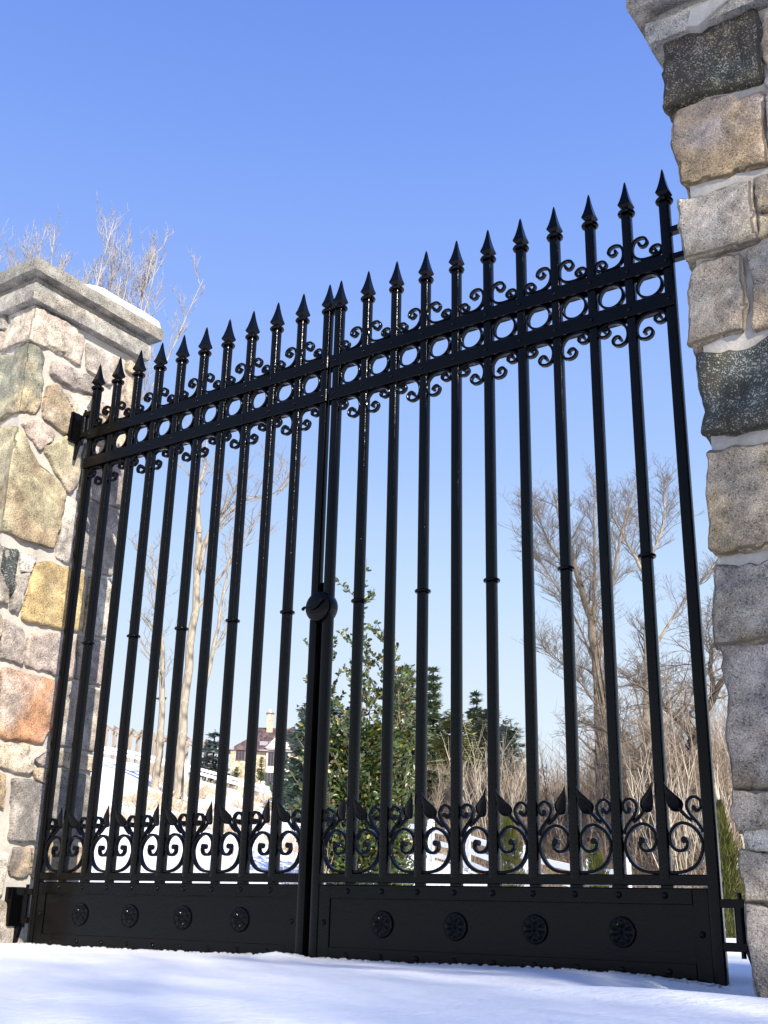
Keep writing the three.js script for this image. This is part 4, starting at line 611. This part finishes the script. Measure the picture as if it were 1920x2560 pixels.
{ // the stone house on the hill: local x runs to the right as seen from the gate, z towards it
  const hx = -74.3, hz = -88.2, hy = 12.6, t = thing('stone_house', 'distant stone house with dark steep roof, gable window and tall chimney on the hill', 'house', [hx, hy, hz]); t.rotation.y = .71;
  const wallMat = std({ map: rubbleTex, color: new THREE.Color(.78, .77, .75), roughness: .95 }), roofMat = std({ map: roofTex, color: new THREE.Color(.42, .36, .36), roughness: .9, side: THREE.DoubleSide }), darkMat = std({ color: new THREE.Color(.03, .035, .05), roughness: .15 }), trimMat = std({ color: new THREE.Color(.12, .06, .05), roughness: .7 }), creamMat = std({ color: new THREE.Color(.66, .63, .55), roughness: .9 });
  const scaleUv = (g, k) => { const P = g.attributes.position, N = g.attributes.normal, uv = []; for (let i = 0; i < P.count; i++) uv.push((Math.abs(N.getX(i)) > .8 ? P.getZ(i) : P.getX(i)) * k, (P.getY(i) + (Math.abs(N.getY(i)) > .9 ? P.getZ(i) : 0)) * k); g.setAttribute('uv', new THREE.Float32BufferAttribute(uv, 2)); return g; };
  const prism = (pts, d, z0) => new THREE.ExtrudeGeometry(new THREE.Shape(pts.map(p => new THREE.Vector2(...p))), { depth: d, bevelEnabled: false }).translate(0, 0, z0);
  mesh('wall', scaleUv(box(6.2, 5.6, 6, 1.5, .25, -3.02), .3), wallMat, t);
  mesh('side_wing', scaleUv(box(3.0, 4.8, 3.6, -2.4, .7, -1.9), .3), wallMat, t);
  const rf = mesh('roof', scaleUv(mergeGeometries([prism([[-.3, 0], [3.2, 2.95], [3.35, 2.95], [6.85, 0], [6.6, -.1], [0, -.1]].map(p => [p[0], p[1]]), 7.0, -3.5).toNonIndexed()]).rotateY(Math.PI / 2).translate(1.4, 2.98, .25), .16), roofMat, t);
  rf.position.set(0, 0, 0);
  mesh('wing_roof', scaleUv(geoFrom([-4.15, 3.05, .15, -.9, 3.05, .15, -.9, 5.3, -1.9, -2.2, 4.5, -1.9, -4.15, 3.05, -3.9, -.9, 3.05, -3.9], [0, 1, 2, 0, 2, 3, 0, 3, 4, 4, 3, 2, 4, 2, 5]).toNonIndexed(), .16), roofMat, t).geometry.computeVertexNormals();
  mesh('gable', prism([[-.25, 3.3], [2.55, 3.3], [1.15, 4.95]], .5, -.1), creamMat, t); mesh('gable_wall', box(2.5, 3.3, .3, 1.15, 1.65, .1), creamMat, t);
  mesh('gable_roof', mergeGeometries([box(2.35, .12, 2.2).rotateZ(.87).translate(.4, 4.22, -.7), box(2.35, .12, 2.2).rotateZ(-.87).translate(1.9, 4.22, -.7)]), roofMat, t);
  const ch = mesh('chimney', scaleUv(box(.68, 2.6, .7, .1, 6.1, -2.6), .5), wallMat, t); mesh('chimney_cap', box(.86, .12, .88, .1, 7.42, -2.6), trimMat, ch); mesh('chimney_pot', new THREE.CylinderGeometry(.13, .16, .4, 10).translate(.1, 7.68, -2.6), creamMat, ch);
  for (const [x0, x1, y0, y1, z, nx] of [[.1, .95, 1.5, 3.1, .27, 3], [1.35, 2.15, 1.5, 3.1, .27, 3], [-3.3, -2.4, 2.0, 2.98, -.07, 3], [-2.3, -1.4, 2.0, 2.98, -.07, 3], [-.5, .75, -.3, .75, .27, 4]]) {
    const w = mesh('window', mergeGeometries([box(x1 - x0 + .12, .07, .1, (x0 + x1) / 2, y0, z), box(x1 - x0 + .12, .07, .1, (x0 + x1) / 2, y1, z), ...Array.from({ length: nx + 1 }, (_, i) => box(.06, y1 - y0 - .08, .09, lerp(x0, x1, i / nx), (y0 + y1) / 2, z))]), trimMat, t); mesh('pane', box(x1 - x0 - .02, y1 - y0 - .02, .03, (x0 + x1) / 2, (y0 + y1) / 2, z), darkMat, w); }
}
for (const [x, z, h, lab] of [[-72.8, -85.6, 2.6, 'dark green yew below the gable of the stone house'], [-75.6, -85.0, 1.6, 'low dark shrub at the left corner of the stone house']]) { const t = thing('yew_shrub', lab, 'shrub', [x, 12.1, z], 'shrubs by the house'); spruce(t, h, .8, Math.floor(-x * 10), [.05, .065, .02], 1.4, 0, .6); }
// ---------- what stands across the road and shades the right pier and the snow ----------
{ const p = [12.6, 0, 7.0], t = thing('roadside_tree', 'tall bare tree across the road, outside the picture', 'tree', p);
  bareTree(t, [barkGrey, barkGrey], [{ pts: [[0, -.2, 0], [.1, 4, 0], [0, 8, .1], [-.2, 11.5, .2]], r0: .3, r1: .08 }, { pts: [[0, 6, 0], [-.5, 8.5, .3], [-.8, 11.5, .5]], r0: .12, r1: .04 }, { pts: [[0, 6.5, 0], [.5, 9, -.3], [.8, 12, -.6]], r0: .12, r1: .04 }, { pts: [[0, 5.6, 0], [-.7, 7.8, .6], [-.9, 10.4, .8]], r0: .11, r1: .04 }], { seed: 151, n0: 24, n1: 9, n2: 3, from: .35, len: 1.7, spread: .75, rt: .02, wob: .35, lift: .04 }); }
{ const R = rng(161), A = newAcc(true), ax = new THREE.Vector2(.824, .567), px = new THREE.Vector2(-.567, .824);
  for (let i = 0; i < 2300; i++) {
    const d = 24 + 6 * R(), q = -2.6 + 7 * Math.pow(R(), 1.3), x = ax.x * d + px.x * q, z = ax.y * d + px.y * q, top = 17.0 - .55 * Math.max(0, q - .2) + .8 * noise(q * 1.3, 0, 4), y0 = top - 1.6 - 7.5 * R();
    A.c = [.3, .25, .19]; tubeInto(A, branchPath(R, new THREE.Vector3(x, y0, z), new THREE.Vector3((R() - .5) * 1.4, 1, (R() - .5) * 1.4), Math.min(2.6, top - y0), 5, .35, .05), .008 + .014 * R() * R(), .005, 3);
  }
  const m = mesh('roadside_brush', accGeo(A), twigMat); m.userData.kind = 'stuff'; tag(m, 'tall bare brush across the road, outside the picture', 'brush'); }
scene.updateMatrixWorld(true);
renderer.render(scene, camera);
